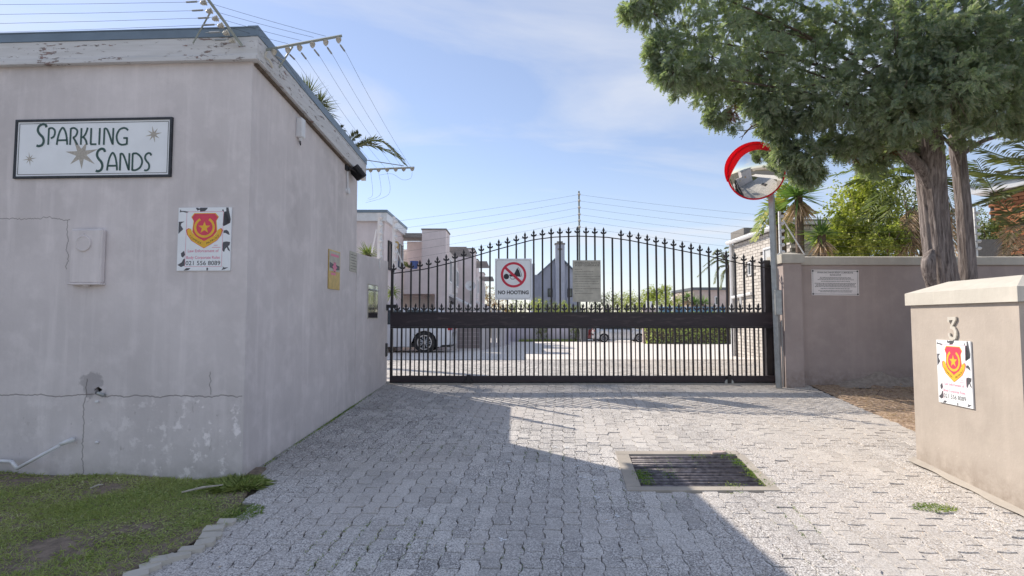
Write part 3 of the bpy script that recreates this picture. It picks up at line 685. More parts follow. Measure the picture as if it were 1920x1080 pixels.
link('loose_stone', mb, M['pink'], origin=gp(1.80, 5.03), label='flat reddish stone lying at the far rim of the drain', cat='stone')
# ------------------------------------------------------------------ gatehouse
Cn = Vector((-2.11, 4.407, 0)); uF = Vector((1, -.05, 0)).normalized(); uS = Vector((.054, 1, 0)).normalized()
FA = frame(Cn, uF); FB = frame(Cn, uS)
def hit(F, px, py, off=0.0):
    inv = F.inverted(); c = inv @ Vector((0, 0, CZ)); d = inv.to_3x3() @ (P(px, py, 1.0)-Vector((0, 0, CZ))); t = (off-c.z)/d.z; q = c+d*t
    return q.x, q.y
gh = thing('gatehouse', Cn+Vector((0, 0, gz(4.4))), 'mauve plastered gatehouse with peeling white fascia on the left', 'building')
eB = hit(FB, 668, 475)[0]                      # where the high wall ends
topz = lambda u: 3.80-.085*u
w = MB(); NX = -7.0
# solid walls with a small chipped hole for the old pipe: front wall is a grid with one missing cell
hu, hv = hit(FA, 184, 732)
us = [NX, hu-.045, hu+.045, 0]; vs = [-.2, hv-.035, hv+.035, 3.80]
for i in range(3):
    for j in range(3):
        if i == 1 and j == 1: continue
        w.quad(*[FA @ Vector((a, b, 0)) for a, b in ((us[i], vs[j]), (us[i+1], vs[j]), (us[i+1], vs[j+1]), (us[i], vs[j+1]))])
a0, a1, b0, b1 = us[1], us[2], vs[1], vs[2]
for (p, q) in (((a0,b0),(a1,b0)), ((a1,b0),(a1,b1)), ((a1,b1),(a0,b1)), ((a0,b1),(a0,b0))):
    w.quad(*[FA @ Vector(x) for x in ((*p, 0), (*q, 0), (*q, -.14), (*p, -.14))])
w.quad(*[FA @ Vector(x) for x in ((a0,b0,-.14),(a1,b0,-.14),(a1,b1,-.14),(a0,b1,-.14))])
w.quad(*[FB @ Vector(x) for x in ((0,-.2,0),(eB,-.2,0),(eB,topz(eB),0),(0,3.80,0))])
w.quad(*[FB @ Vector(x) for x in ((eB,-.2,0),(eB,-.2,-5),(eB,topz(eB),-5),(eB,topz(eB),0))])
link('wall', w, M['wall'], gh)
c = MB(); c.box((a0+.002, b0+.002, -.139), (a1-.002, b1-.002, -.06), FA); link('wall_cavity', c, M['pit'], gh)
f = MB(); fb, ft = 3.69, 3.875
for (lo, hi) in (((NX, fb, .0), (.055, ft, .045)),): f.box(lo, hi, FA)
f.box((NX, fb-.006, .045), (.057, fb+.028, .062), FA)
link('fascia_front', f, M['peel'], gh)
f = MB(); s0, s1 = -.050, eB+.16; zb = lambda u: 3.69-.108*u; zt = lambda u: 3.875-.098*u
def slope_box(mb, u0, u1, za, zb_, w0, w1):
    L = [FB @ Vector(x) for x in ((u0, za(u0), w0), (u1, za(u1), w0), (u1, zb_(u1), w0), (u0, zb_(u0), w0), (u0, za(u0), w1), (u1, za(u1), w1), (u1, zb_(u1), w1), (u0, zb_(u0), w1))]
    b = mb.pts(L)
    for q in ((0,3,2,1),(4,5,6,7),(0,1,5,4),(1,2,6,5),(2,3,7,6),(3,0,4,7)): mb.f.append(tuple(b+i for i in q))
slope_box(f, s0+.004, s1, zb, zt, .001, .06); link('fascia_side', f, M['peel'], gh)
f = MB(); slope_box(f, .02, s1-.12, lambda u: zb(u)-.022, lambda u: zb(u)-.004, .001, .030); link('timber_bead', f, M['twig'], gh)
f = MB(); f.box((NX, ft+.002, -.02), (.062, ft+.082, .052), FA); f.box((NX, ft+.072, .052), (.064, ft+.080, .058), FA); slope_box(f, s0-.004, s1+.01, lambda u: zt(u)+.002, lambda u: zt(u)+.082, -.02, .066)
rp = [FA @ Vector((NX, ft+.078, .03)), FB @ Vector((-.03, zt(0)+.080, .05)), FB @ Vector((s1, zt(s1)+.080, .05)), FB @ Vector((s1, zt(s1)+.080, -5))]; f.poly(rp)
link('roof_flashing', f, M['roofblue'], gh)
f = MB(FA); hc = (hu, hv); na = 22; inner = [(hc[0]+(.030+.007*math.sin(3*t+1)+.004*math.sin(7*t))*math.cos(t), hc[1]+(.026+.006*math.sin(2*t)+.003*math.sin(5*t))*math.sin(t)) for t in np.linspace(0, 2*math.pi, na, False)]
outer = [(hc[0]+(.070+.010*math.sin(4*t))*math.cos(t), hc[1]+(.062+.008*math.sin(5*t+2))*math.sin(t)) for t in np.linspace(0, 2*math.pi, na, False)]
ka = f.pts([(a_, b_, .006) for a_, b_ in inner]); kb_ = f.pts([(a_, b_, .0015) for a_, b_ in outer]); kc = f.pts([(a_, b_, -.03) for a_, b_ in inner])
for i in range(na): j = (i+1) % na; f.f.append((kb_+i, kb_+j, ka+j, ka+i)); f.f.append((ka+i, ka+j, kc+j, kc+i))
link('broken_plaster_rim', f, M['wall'], gh)
# old pipe stub and dangling wires in the hole, wall plugs
f = MB(); p0 = FA @ Vector((hu, hv-.01, -.10)); p1 = FA @ Vector((hu+.01, hv-.02, .01)); f.tube([p0, p1, FA @ Vector((hu+.07, hv-.035, .02))], .012, 8); link('pipe_stub', f, M['galv'], gh)
for px, py in ((183, 753), (183, 829)):
    a, b = hit(FA, px, py); f = MB(); f.M = FA; f.bbox((a-.014, b-.009, 0), (a+.014, b+.009, .014), .004); link('pipe_clip', f, M['white'], gh)
# low wall carrying on to the gate, with its own coping edge
lw = thing('boundary_wall', FB @ Vector((eB, gz(7.2), 0)), 'low mauve boundary wall between gatehouse and left gate end', 'wall')
eL = hit(FB, 725, 600)[0]; w = MB(); zt0 = lambda u: 2.43+.035*(u-eB)/(eL-eB)
w.M = None; slope_box(w, eB+.001, eL, lambda u: 0.1, zt0, -.24, .012)
link('wall', w, M['wall'], lw)
# --- meter box
def local(F, x, y, z=0): return F @ Vector((x, y, z))
a = hit(FA, 138, 535); b = hit(FA, 201, 431)
mbx = thing('meter_box', FA @ Vector(((a[0]+b[0])/2, a[1], 0)), 'painted over meter box with round cover on the mauve wall', 'meter box')
f = MB(FA); f.bbox((a[0], a[1]+.012, 0), (b[0], b[1], .055), .012); link('box_body', f, M['wall'], mbx)
f = MB(FA); f.bbox((a[0]-.004, a[1], 0), (b[0]+.004, a[1]+.016, .062), .004); f.bbox((a[0]+.12, a[1]-.014, .01), (a[0]+.155, a[1]+.004, .05), .006); link('box_lip', f, M['wall'], mbx)
c = hit(FA, 167, 458); f = MB(); f.lathe(FA @ Vector((c[0], c[1], .055)), FA.to_3x3() @ Vector((0,0,1)), [(0, .066), (.008, .066), (.011, .060), (.011, .052), (.008, .050), (.008, 0)], 28); f.M = FA; f.prism([(c[0]-.02, c[1]+.05), (c[0]+.02, c[1]+.05), (c[0], c[1]+.085)], .055, .062); link('round_cover', f, M['wall'], mbx)
# --- name sign
cs = [hit(FA, *p) for p in ((28, 337), (323, 331), (325, 221), (33, 226))]
x0 = (cs[0][0]+cs[3][0])/2; x1 = (cs[1][0]+cs[2][0])/2; y0 = (cs[0][1]+cs[1][1])/2; y1 = (cs[2][1]+cs[3][1])/2
sg = thing('name_sign', FA @ Vector(((x0+x1)/2, y0, 0)), 'white name sign with green lettering and beige stars, black frame', 'sign')
f = MB(FA); f.box((x0+.01, y0+.01, .002), (x1-.01, y1-.01, .012)); link('board', f, M['signwhite'], sg)
f = MB(FA); t = .018
for lo, hi in (((x0, y0, 0), (x1, y0+t, .02)), ((x0, y1-t, 0), (x1, y1, .02)), ((x0, y0+t, 0), (x0+t, y1-t, .02)), ((x1-t, y0+t, 0), (x1, y1-t, .02))): f.box(lo, hi)
link('frame', f, M['navy'], sg)
f = MB(FA); m_ = .034; L = [(x0+m_, y0+m_), (x1-m_, y0+m_), (x1-m_, y1-m_), (x0+m_, y1-m_), (x0+m_, y0+m_)]
for i in range(4): f.stroke([L[i], L[i+1]], .004, .0135)
link('border_line', f, M['navy'], sg)
def hp(px, py): return hit(FA, px, py)
def star_poly(c, r0, r1, n, rot=0, var=()):
    L = []
    for i in range(2*n):
        a = rot+math.pi*i/n; r = r0*(var[(i//2) % len(var)] if var and i % 2 == 0 else 1) if i % 2 == 0 else r1; L.append((c[0]+r*math.cos(a), c[1]+r*math.sin(a)))
    return L
for (px, py, r, rr, n, rot, var) in ((155, 290, .145, .045, 7, .28, (1.0, .75, 1.15, .95, .85, .85, 1)), (290, 253, .072, .020, 8, .2, (1, .85)), (58, 299, .062, .013, 8, .15, (1, .75))):
    f = MB(FA); c = hp(px, py); L = star_poly(c, r, rr, n, rot, var); k = f.pts([(c[0], c[1], .0128)]+[(a, b, .0128) for a, b in L]); m2 = len(L)
    for i in range(m2): f.f.append((k, k+1+i, k+1+(i+1) % m2))
    link('printed_star', f, M['star'], sg)
GL = {'S': [[(.92,.86),(.80,.98),(.52,1),(.24,.90),(.16,.72),(.34,.55),(.62,.40),(.72,.22),(.60,.06),(.32,0),(.10,.03)]],
 'P': [[(0,0),(0,1)], [(0,.97),(.45,1),(.85,.88),(.92,.68),(.75,.48),(.35,.38)]],
 'A': [[(0,0),(.08,.42),(.24,.80),(.5,1.02),(.76,.80),(.92,.42),(1,0)], [(.06,.27),(.94,.27)]],
 'R': [[(0,0),(0,1)], [(0,.97),(.45,1),(.85,.88),(.90,.70),(.70,.52),(.35,.42)], [(.35,.44),(.6,.30),(1,0)]],
 'K': [[(0,0),(0,1)], [(.85,1.02),(.66,.72),(.36,.50),(.08,.44)], [(.30,.47),(.66,.26),(.85,0)]],
 'L': [[(.1,1),(.1,.04)], [(.06,.03),(.9,.03)]], 'I': [[(.5,0),(.5,1)]],
 'N': [[(0,0),(0,1)], [(0,.98),(.28,.93),(.58,.60),(.85,.2),(1,.02)], [(1,0),(1,1)]],
 'G': [[(.98,.86),(.80,.98),(.55,1),(.25,.88),(.06,.52),(.20,.14),(.50,0),(.88,.03)], [(.92,0),(.92,.40)], [(.62,.40),(.98,.40)]],
 'D': [[(0,0),(0,1)], [(0,.98),(.40,.98),(.80,.78),(.96,.5),(.80,.2),(.40,.03),(0,.02)]]}
f = MB(FA)
def deco(ch, px0, px1, pyb, pyt, wd):
    (ax, ay), (bx, by) = hp(px0, pyb), hp(px1, pyt)
    for st_ in GL[ch]:
        L = [(ax+(bx-ax)*p, ay+(by-ay)*q) for p, q in st_]
        if len(L) > 2: L = [(v.x, v.y) for v in catmull([(p, q, 0) for p, q in L], 7)]
        f.stroke(L, wd, .0140)
deco('S', 69, 92, 275, 234, .020)
for ch, a, b in (('P', 93, 107), ('A', 109, 130), ('R', 134, 149), ('K', 154, 169), ('L', 171, 186), ('I', 185, 193), ('N', 197, 215), ('G', 219, 243)): deco(ch, a, b, 272.5, 241, .0155)
deco('S', 180, 201, 322, 280, .020)
for ch, a, b in (('A', 203, 223), ('N', 227, 245), ('D', 250, 270), ('S', 271, 287)): deco(ch, a, b, 320.5, 288, .0155)
link('lettering', f, M['green'], sg)
# --- security company boards
def patrol_board(F, x0, y0, W, H, label):
    o = thing('patrol_sign', F @ Vector((x0+W/2, y0, 0)), label, 'sign')
    G = F @ Matrix.Translation((x0, y0, 0)) @ Matrix.Diagonal((W/100, H/120, 1, 1))     # 100 x 120 drawing units
    mb = MB(G); mb.box((0, 0, .002), (100, 120, .012)); link('board', mb, M['signwhite'], o)
    z = .0126
    for L in ([(2,111),(8,112),(16,110),(20,112),(12,113.5),(5,114),(3,117)], [(33,118),(36,114),(40,116),(41,112),(50,113),(54,117),(55,119.5),(41,119.5),(39,118),(36,119.5),(33,119.5)], [(84,117),(82,114),(86,111),(88,112),(92,112),(97,97),(97,90),(86,84),(84,86),(86,112)],
              [(90,119.5),(94,119.5),(99,97),(98,90),(86,84),(86,111),(90,112)], [(1,93),(12,93.5),(6,90),(5,86),(10,79),(1,70)], [(86,76),(92,77),(96,73),(97,69),(99,68),(95,68),(90,71),(86,71)], [(86,54),(92,55),(99,54),(98,48),(95,46),(98,40),(99.5,36),(95,39),(93,44),(90,41),(88,35),(85,38),(85,50)],
              [(13,38),(7,33),(8,27),(11,25),(15,30)], [(1,11),(9,16),(12,22),(15,23),(15,10),(8,7),(3,10)], [(13,.5),(18,5),(26,5),(22,1),(16,.5)], [(56,.5),(59,.5),(59,5.5),(56,5.5)], [(86,8),(89,6),(97,6),(91,3),(84,1),(87,5)]):
        mb = MB(G); k = mb.pts([(a, b, z) for a, b in L]); mb.f.append(tuple(range(k, k+len(L)))); link('dark_blotch', mb, M['inkgrey'], o)
    mb = MB(G); L = [(15, 8), (84, 8), (85, 112), (16, 112), (15, 8)]
    for i in range(4): mb.stroke([L[i], L[i+1]], .6, z)
    text(mb, 'Law Enforcement of', 49, 35, 58, 5.2, z, .012); text(mb, 'Body Corporate Rules', 49, 22.5, 63, 5.2, z, .012); mb.stroke([(68.5, 48), (75.5, 48)], .9, z); mb.stroke([(65, 44), (81, 44)], .9, z)
    link('pink_print', mb, M['pinkp'], o)
    mb = MB(G); text(mb, '021 556 8089', 49, 10.5, 65, 8, z, .004); link('phone_number', mb, M['ink'], o, kind='stuff')
    em = MB(G)
    ribbon = [(17,77),(19,68),(27,57),(38,50),(50,43),(62,50),(73,57),(80,66),(83,76),(80,80),(75,77),(74,72),(68,65),(58,60),(50,55),(42,60),(33,66),(27,72),(25,79),(21,80)]
    big_ = [(50+(a-50)*1.05, 62+(b-62)*1.04) for a, b in ribbon]
    sh = [(31,108),(69,108),(75,101),(71,94),(72,84),(73,74),(66,65),(50,56),(34,65),(28,74),(29,84),(30,94),(26,101)]
    shb = [(50+(a-50)*1.06, 82+(b-82)*1.05) for a, b in sh]
    k = em.pts([(a, b, z) for a, b in shb]); em.f.append(tuple(range(k, k+len(shb))))
    k = em.pts([(a, b, z+.0006) for a, b in ribbon]); em.f.append(tuple(range(k, k+len(ribbon))))
    link('emblem_gold', em, M['gold'], o)
    em = MB(G); k = em.pts([(a, b, z+.0005) for a, b in sh]); em.f.append(tuple(range(k, k+len(sh)))); k = em.pts([(a, b, z+.0003) for a, b in big_]); em.f.append(tuple(range(k, k+len(big_))))
    link('emblem_shield', em, M['crimson'], o)
    em = MB(G); arc = [(50+17.5*math.cos(t), 82+17.5*math.sin(t)) for t in [R(118+i*(304/26)) for i in range(27)]]; em.stroke(arc, 4.4, z+.0010)
    L = star_poly((50, 81.5), 12, 4.8, 5, R(90)); k = em.pts([(50, 81.5, z+.0013)]+[(a, b, z+.0013) for a, b in L])
    for i in range(10): em.f.append((k, k+1+i, k+1+(i+1) % 10))
    link('emblem_star', em, M['gold'], o)
    em = MB(G)
    def bend(side):
        def q(a, b):   # text follows the sloping half of the ribbon
            t = a; return (t*.88, b*1.0-side*(-t)*.62*1.0+ (t*t)*.012)
        return q
    text(em, 'COMPLEX', 34, 55.2, 25, 4.2, z+.0012, 0, lambda a, b: (a*.9, b-a*.60+a*a*.012)); text(em, 'PATROLS', 66, 55.2, 25, 4.2, z+.0012, 0, lambda a, b: (a*.9, b+a*.60+a*a*.012))
    link('ribbon_lettering', em, M['ink'], o, kind='stuff')
    return o
a = hit(FA, 333, 508); b = hit(FA, 436, 389); patrol_board(FA, a[0], a[1], b[0]-a[0], b[1]-a[1], 'white patrol company board with red shield on the gatehouse wall')
# --- things on the long wall
a = hit(FB, 614, 541); b = hit(FB, 636.5, 474); a2 = hit(FB, 614, 466)
gs = thing('brass_sign', FB @ Vector((a[0], a[1], 0)), 'gold framed shiny notice board on the long gatehouse wall', 'sign')
f = MB(FB); f.box((a[0], a[1], .001), (b[0], a2[1], .010)); link('board', f, M['brass'], gs)
W_ = b[0]-a[0]; H_ = a2[1]-a[1]
f = MB(FB); f.box((a[0]+.012, a[1]+H_*.46, .0102), (b[0]-.012, a2[1]-.015, .0112)); link('cream_panel', f, M['signaged'], gs)
f = MB(FB); z = .0122
f.poly([(a[0]+W_*x_, a[1]+H_*y_, z) for x_, y_ in ((.06,.68),(.38,.64),(.5,.70),(.62,.64),(.94,.62),(.94,.52),(.62,.50),(.5,.44),(.38,.52),(.06,.54))]); link('dark_emblem', f, M['inkgrey'], gs)
f = MB(FB); L = star_poly((a[0]+W_*.5, a[1]+H_*.57), W_*.22, W_*.12, 6); k = f.pts([(p, q, .0128) for p, q in L]); f.f.append(tuple(range(k, k+12))); f.box((a[0]+W_*.15, a[1]+H_*.84, .0113), (a[0]+W_*.85, a[1]+H_*.90, .0117)); f.box((a[0]+W_*.2, a[1]+H_*.36, .0101), (a[0]+W_*.6, a[1]+H_*.42, .0108)); link('pink_emblem', f, M['pinkp'], gs)
a = hit(FB, 655, 508); b = hit(FB, 669, 478); ys_ = thing('yellow_notice', FB @ Vector((a[0], a[1], 0)), 'small pale yellow notice beside the gold framed board', 'sign')
f = MB(FB); f.box((a[0], a[1], .001), (b[0], b[1]+.02, .008)); link('board', f, M['signaged'], ys_)
f = MB(FB)
for i in range(6): f.box((a[0]+.02, a[1]+.03+i*.035, .0081), (a[0]+(b[0]-a[0])*(.9 if i % 2 else .75), a[1]+.037+i*.035, .0086))
link('printed_lines', f, M['faint'], ys_)
FL = frame(Cn+(FB.to_3x3() @ Vector((0, 0, .012))), uS)
a = hit(FL, 689, 596); b = hit(FL, 708, 537); ic = thing('intercom', FL @ Vector((a[0], a[1], 0)), 'polished steel intercom plate recessed in the low mauve wall', 'intercom')
f = MB(FL); f.bbox((a[0], a[1], -.01), (b[0], b[1], .006), .003); link('face_plate', f, M['steelpol'], ic)
f = MB(FL); f.bbox((a[0]+.03, b[1]-.075, .006), (b[0]-.03, b[1]-.055, .03), .004); link('rain_lip', f, M['galv'], ic)
f = MB(FL); t = .012
for lo, hi in (((a[0]-t, a[1]-t, 0), (b[0]+t, a[1]-.001, .009)), ((a[0]-t, b[1]+.001, 0), (b[0]+t, b[1]+t, .009)), ((a[0]-t, a[1]-.001, 0), (a[0]-.001, b[1]+.001, .009)), ((b[0]+.001, a[1]-.001, 0), (b[0]+t, b[1]+.001, .009))): f.box(lo, hi)
link('surround', f, M['cap'], ic)
a = hit(FB, 554, 256); b = hit(FB, 570, 232); sb = thing('alarm_sensor', FB @ Vector((a[0], a[1], 0)), 'small white sensor box with cable under the side fascia', 'sensor')
f = MB(FB); f.bbox((a[0], a[1], 0), (a[0]+.085, b[1], .062), .008); link('housing', f, M['white'], sb)
f = MB(); f.lathe(FB @ Vector((a[0]+.045, a[1]+.002, .03)), (0,0,-1), [(0, .018), (.016, .018), (.020, .013), (.03, .013), (.03, 0)], 12); link('gland', f, M['white'], sb)
f = MB(); f.tube(catmull([FB @ Vector(x) for x in ((a[0]+.045, a[1]-.03, .03), (a[0]+.047, a[1]-.06, .032), (a[0]+.065, a[1]-.062, .02), (a[0]+.075, a[1]-.02, .004))], 6), .004, 6); link('cable', f, M['dark'], sb)
q = hit(FB, 650, 318); fl = thing('floodlight', FB @ Vector((q[0], q[1], 0)), 'black LED floodlight angled down from the gatehouse eaves', 'lamp')
Mx = FB @ Matrix.Translation((q[0]+.11, q[1]-.01, .10)) @ Matrix.Rotation(R(-52), 4, 'X') @ Matrix.Rotation(R(30), 4, 'Y') @ Matrix.Rotation(R(28), 4, 'Z')
f = MB(Mx); f.bbox((-.115, -.085, -.02), (.115, .085, .02), .01)
for i in range(8): f.box((-.1+i*.027, -.07, -.032), (-.094+i*.027, .07, -.019))
link('lamp_body', f, M['dark'], fl)
f = MB(Mx); f.box((-.06, -.06, .0205), (.085, .06, .0225)); link('lamp_lens', f, M['lens'], fl)
f = MB(); f.tube([FB @ Vector((q[0]-.03, q[1]+.01, 0)), FB @ Vector((q[0]-.02, q[1]+.01, .06)), FB @ Vector((q[0]+.06, q[1], .09))], .012, 8); f.M = FB; f.bbox((q[0]-.07, q[1]-.02, 0), (q[0]+.02, q[1]+.04, .03), .005); link('bracket', f, M['dark'], fl)
a = hit(FB, 650, 355); f = MB(); f.tube([FB @ Vector((a[0], a[1], .012)), FB @ Vector((a[0]-.01, q[1]-.01, .012))], .011, 8); cdt = thing('conduit', FB @ Vector((a[0], a[1], 0)), 'white conduit and round junction box below the floodlight', 'conduit'); link('pipe', f, M['white'], cdt)
f = MB(); f.lathe(FB @ Vector((a[0], a[1]-.02, 0)), FB.to_3x3() @ Vector((0,0,1)), [(0, .038), (.032, .038), (.036, .030), (.036, 0)], 18); link('junction_box', f, M['white'], cdt)
# --- broken white pipe lying against the wall in the grass
def gw(px, py, d): return Vector((PX(px, d), d, PZ(py, d)))
f = MB(); f.tube([gw(-14, 862, 4.44), gw(20, 860, 4.43), gw(38, 861, 4.40)], .014, 10); f.tube([gw(36, 860, 4.40), gw(47, 873, 4.37)], .014, 10); f.tube([gw(46, 874, 4.37), gw(128, 829, 4.42)], .013, 10); f.tube([gw(124, 830, 4.42), gw(150, 820, 4.43)], [.016, .021], 10)
wp = link('white_pipe', f, M['white'], origin=gw(46, 876, 4.37), label='broken white plastic pipe in the grass against the gatehouse wall', cat='pipe', smooth=True)
# ------------------------------------------------------------------ electric fence brackets on the gatehouse
def insulator(o, p, ax, r=.024, mat='porc', name='insulator'):
    f = MB(); f.lathe(p, ax, [(0, 0), (0, r*.75), (.008, r), (.014, r*.6), (.019, r*.95), (.026, r*.55), (.031, r*.8), (.040, r*.45), (.046, r*.3), (.046, 0)], 10); link(name, f, M[mat], o)
def spring(o, p, d, L=.10, r=.0075):
    f = MB(); d = Vector(d).normalized(); f.tube([p, p+d*L*.15, p+d*L*.2, p+d*L*.9, p+d*L*.95, p+d*L*1.15], [.0015, .0015, r, r, .002, .0015], 7); link('tension_spring', f, M['galv'], o); return p+d*L*1.15
def wire(pts, label, cat='fence wire', group=None, r=.0014, o=None):
    f = MB(); f.tube(pts, r, 4, False); return link('fence_wire', f, M['wire'], origin=pts[0], label=label, cat=cat, group=group)
def sag(a, b, s, n=8): return [a.lerp(b, i/n)-Vector((0, 0, s*4*(i/n)*(1-i/n))) for i in range(n+1)]
# A: leaning bracket on the front fascia by the corner
Ya = 4.33
b0 = P(454, 86, Ya); t0 = P(366, -34, Ya-.22)
fa = thing('fence_bracket', b0, 'leaning fence bracket with six cream insulators on the front fascia', 'fence bracket', 'electric fence brackets on the gatehouse roof edge')
f = MB(); f.tube([b0, t0], .0125, 4); link('arm', f, M['greenbar'], fa)
f = MB(); f.tube([P(362, 81, Ya-.0), P(395, 22, Ya-.10)], .007, 6); link('strut', f, M['greenbar'], fa)
wa = []
for i, (px, py) in enumerate([(436, 75), (425, 61), (415, 47), (405, 34), (394, 20), (383, 4)]):
    t = (py-86)/(-34-86); c = b0.lerp(t0, t); c = P(px+4, py, c.y); insulator(fa, c, Vector((-.62, -.25, -.30)), .026)
    if i < 6:
        e = spring(fa, c+Vector((-.045, -.01, .0)), Vector((-1, .05, -.02)), .12); wa.append((c, e))
for i, (c, e) in enumerate(wa[2:]): wire(sag(e, FA @ Vector((-7, 4.16+i*.12, -.10)), .05), ('topmost', 'second', 'third', 'lowest')[3-i]+' of the four fence wires running left above the front roof edge', group='fence wires above the front roof edge')
# B: bracket sticking out from the side fascia
Yb = 4.50
b0 = P(490, 95, Yb); t0 = P(641, 67, Yb)
fb_ = thing('fence_bracket', b0, 'fence bracket reaching out from the side fascia near the front corner', 'fence bracket', 'electric fence brackets on the gatehouse roof edge')
f = MB(); f.tube([b0, t0], .013, 4); f.M = None; link('arm', f, M['greenbar'], fb_)
f = MB(); f.tube([P(523, 127, Yb+.05), P(549, 87, Yb)], .0075, 6); link('strut', f, M['greenbar'], fb_)
f = MB(); f.tube(catmull([P(500, 97, Yb-.02), P(497, 106, Yb-.02), P(506, 115, Yb), P(511, 127, Yb+.03)], 5), .010, 7); link('insulated_lead', f, M['porc'], fb_)
wb = []
for px, py, ex, ey in [(514, 94, 526, 110), (540, 90, 549, 108), (562, 86, 572, 108), (586, 80, 597, 103), (611, 76, 620, 98), (635, 71, 645, 94)]:
    c = P(px, py, Yb); insulator(fb_, c, Vector((0, -.1, -1)), .024); e = spring(fb_, c+Vector((0, .01, -.04)), P(ex, ey, Yb+.06)-c-Vector((0, .01, -.04)), .085); wb.append(e)
CRS = ['topmost', 'second highest', 'third highest', 'lowest']
for c, e in zip([wa[5][0], wa[4][0], wa[3][0], wa[2][0]], [P(611, 68, Yb), P(588, 70, Yb), P(565, 76, Yb), P(540, 82, Yb)]):
    wire(sag(c, e, .006), CRS.pop(0)+' thin wire crossing from the leaning bracket to the side bracket', group='fence wires between the front roof brackets')
# C: far bracket
Yc = 7.2
b0 = P(678, 318, Yc); t0 = P(777, 314, Yc)
fc = thing('fence_bracket', b0, 'far fence bracket reaching out past the floodlight with six insulators', 'fence bracket', 'electric fence brackets on the gatehouse roof edge')
f = MB(); f.tube([b0, t0], .013, 4); link('arm', f, M['greenbar'], fc)
f = MB(); f.tube([P(666, 297, Yc-.1), P(757, 311, Yc)], .006, 5); link('strut', f, M['galv'], fc)
for k, px in enumerate((695, 710, 726, 742, 757, 773)):
    c = P(px, 317-.03*(px-690), Yc); insulator(fc, c, Vector((0, -.1, -1)), .030)
    wire(sag(wb[k], c+Vector((0, 0, -.02)), .04), ('leftmost', 'second', 'third', 'fourth', 'fifth', 'outermost right')[k]+' of the wires running between the two side brackets', group='fence wires along the side of the gatehouse')
for k in range(3):
    c = P((695, 710, 726)[k], 322, Yc); wire(catmull([c, c+Vector((-.02, .2, -.25)), P(690-k*2, 372+4*k, 7.6)], 8), ('left', 'middle', 'right')[k]+' slack wire hanging down from the far roof bracket', group='slack wire loops under the far bracket')
wire(catmull([P(773, 323, Yc), P(770, 334, Yc), P(755, 337, Yc), P(735, 326, Yc), P(712, 328, Yc)], 6), 'looping slack wire under the outer end of the far bracket')
# ------------------------------------------------------------------ sliding gate
GY = 8.40; gl = gz(GY); gx0, gx1 = PX(733, GY), PX(1453, GY)
gate = thing('sliding_gate', (0, GY, gl), 'black steel sliding driveway gate with arched top and spear finials', 'gate')
fin = [(0, .150), (.020, .100), (.012, .070), (.020, .060), (.040, .082), (.050, .062), (.042, .046), (.022, .036), (.012, .030), (.012, 0), (-.012, 0), (-.012, .030), (-.022, .036), (-.042, .046), (-.050, .062), (-.040, .082), (-.020, .060), (-.012, .070), (-.020, .100)]
def finial_mesh(h, s):
    mb = MB(frame((0, 0, 0), (1, 0, 0))); mb.prism([(a*s, b*s) for a, b in fin], -.007, .007); me = bpy.data.meshes.new('finial'); me.from_pydata([tuple(v) for v in mb.v], [], mb.f); me.materials.append(M['black']); return me
fmB = finial_mesh(0, .93)
rail_px = [(733, 513), (760, 510), (800, 504), (860, 489), (930, 468), (1000, 449), (1040, 444), (1088, 442), (1140, 444.5), (1180, 450), (1250, 464), (1320, 478), (1390, 494), (1445, 503)]
def rz_(x):
    px = x/GY*FPX+960; return PZ(np.interp(px, [a for a, b in rail_px], [b for a, b in rail_px]), GY)
beamT, beamB = PZ(587, GY), PZ(612, GY); botT, botB = PZ(703.5, GY), PZ(716.5, GY)
NB = 43; sp_ = (PX(1444, GY)-gx0-.02)/NB; bars = [gx0+.035+i*sp_ for i in range(NB)]
f = MB(); f.box((gx0, GY-.03, beamB), (gx1, GY+.03, beamT)); link('cross_beam', f, M['blackbeam'], gate)
f = MB(); f.box((gx0+.002, GY-.042, beamT+.001), (gx1-.002, GY+.03, beamT+.014)); f.box((gx0+.002, GY-.050, beamB-.028), (gx1-.02, GY+.028, beamB-.001)); link('angle_trim', f, M['black'], gate)
f = MB(); f.box((gx0, GY-.03, botB), (gx1+.006, GY+.03, botT)); link('bottom_rail', f, M['blackbeam'], gate)
f = MB(); f.box((gx0-.002, GY-.022, botT+.001), (gx0+.036, GY+.022, beamB-.03)); f.box((gx0-.002, GY-.022, beamT+.015), (gx0+.036, GY+.022, PZ(506, GY))); link('end_stile', f, M['black'], gate)
f = MB(); f.box((PX(1437, GY), GY+.032, gl+.01), (PX(1450, GY), GY+.13, PZ(487, GY))); link('end_post', f, M['black'], gate)
f = MB(); xx = np.linspace(gx0+.02, PX(1444, GY), 50); f.tube([(x, GY-.012, rz_(x)) for x in xx], .0085, 6); link('arched_rail', f, M['black'], gate)
miss = {25}
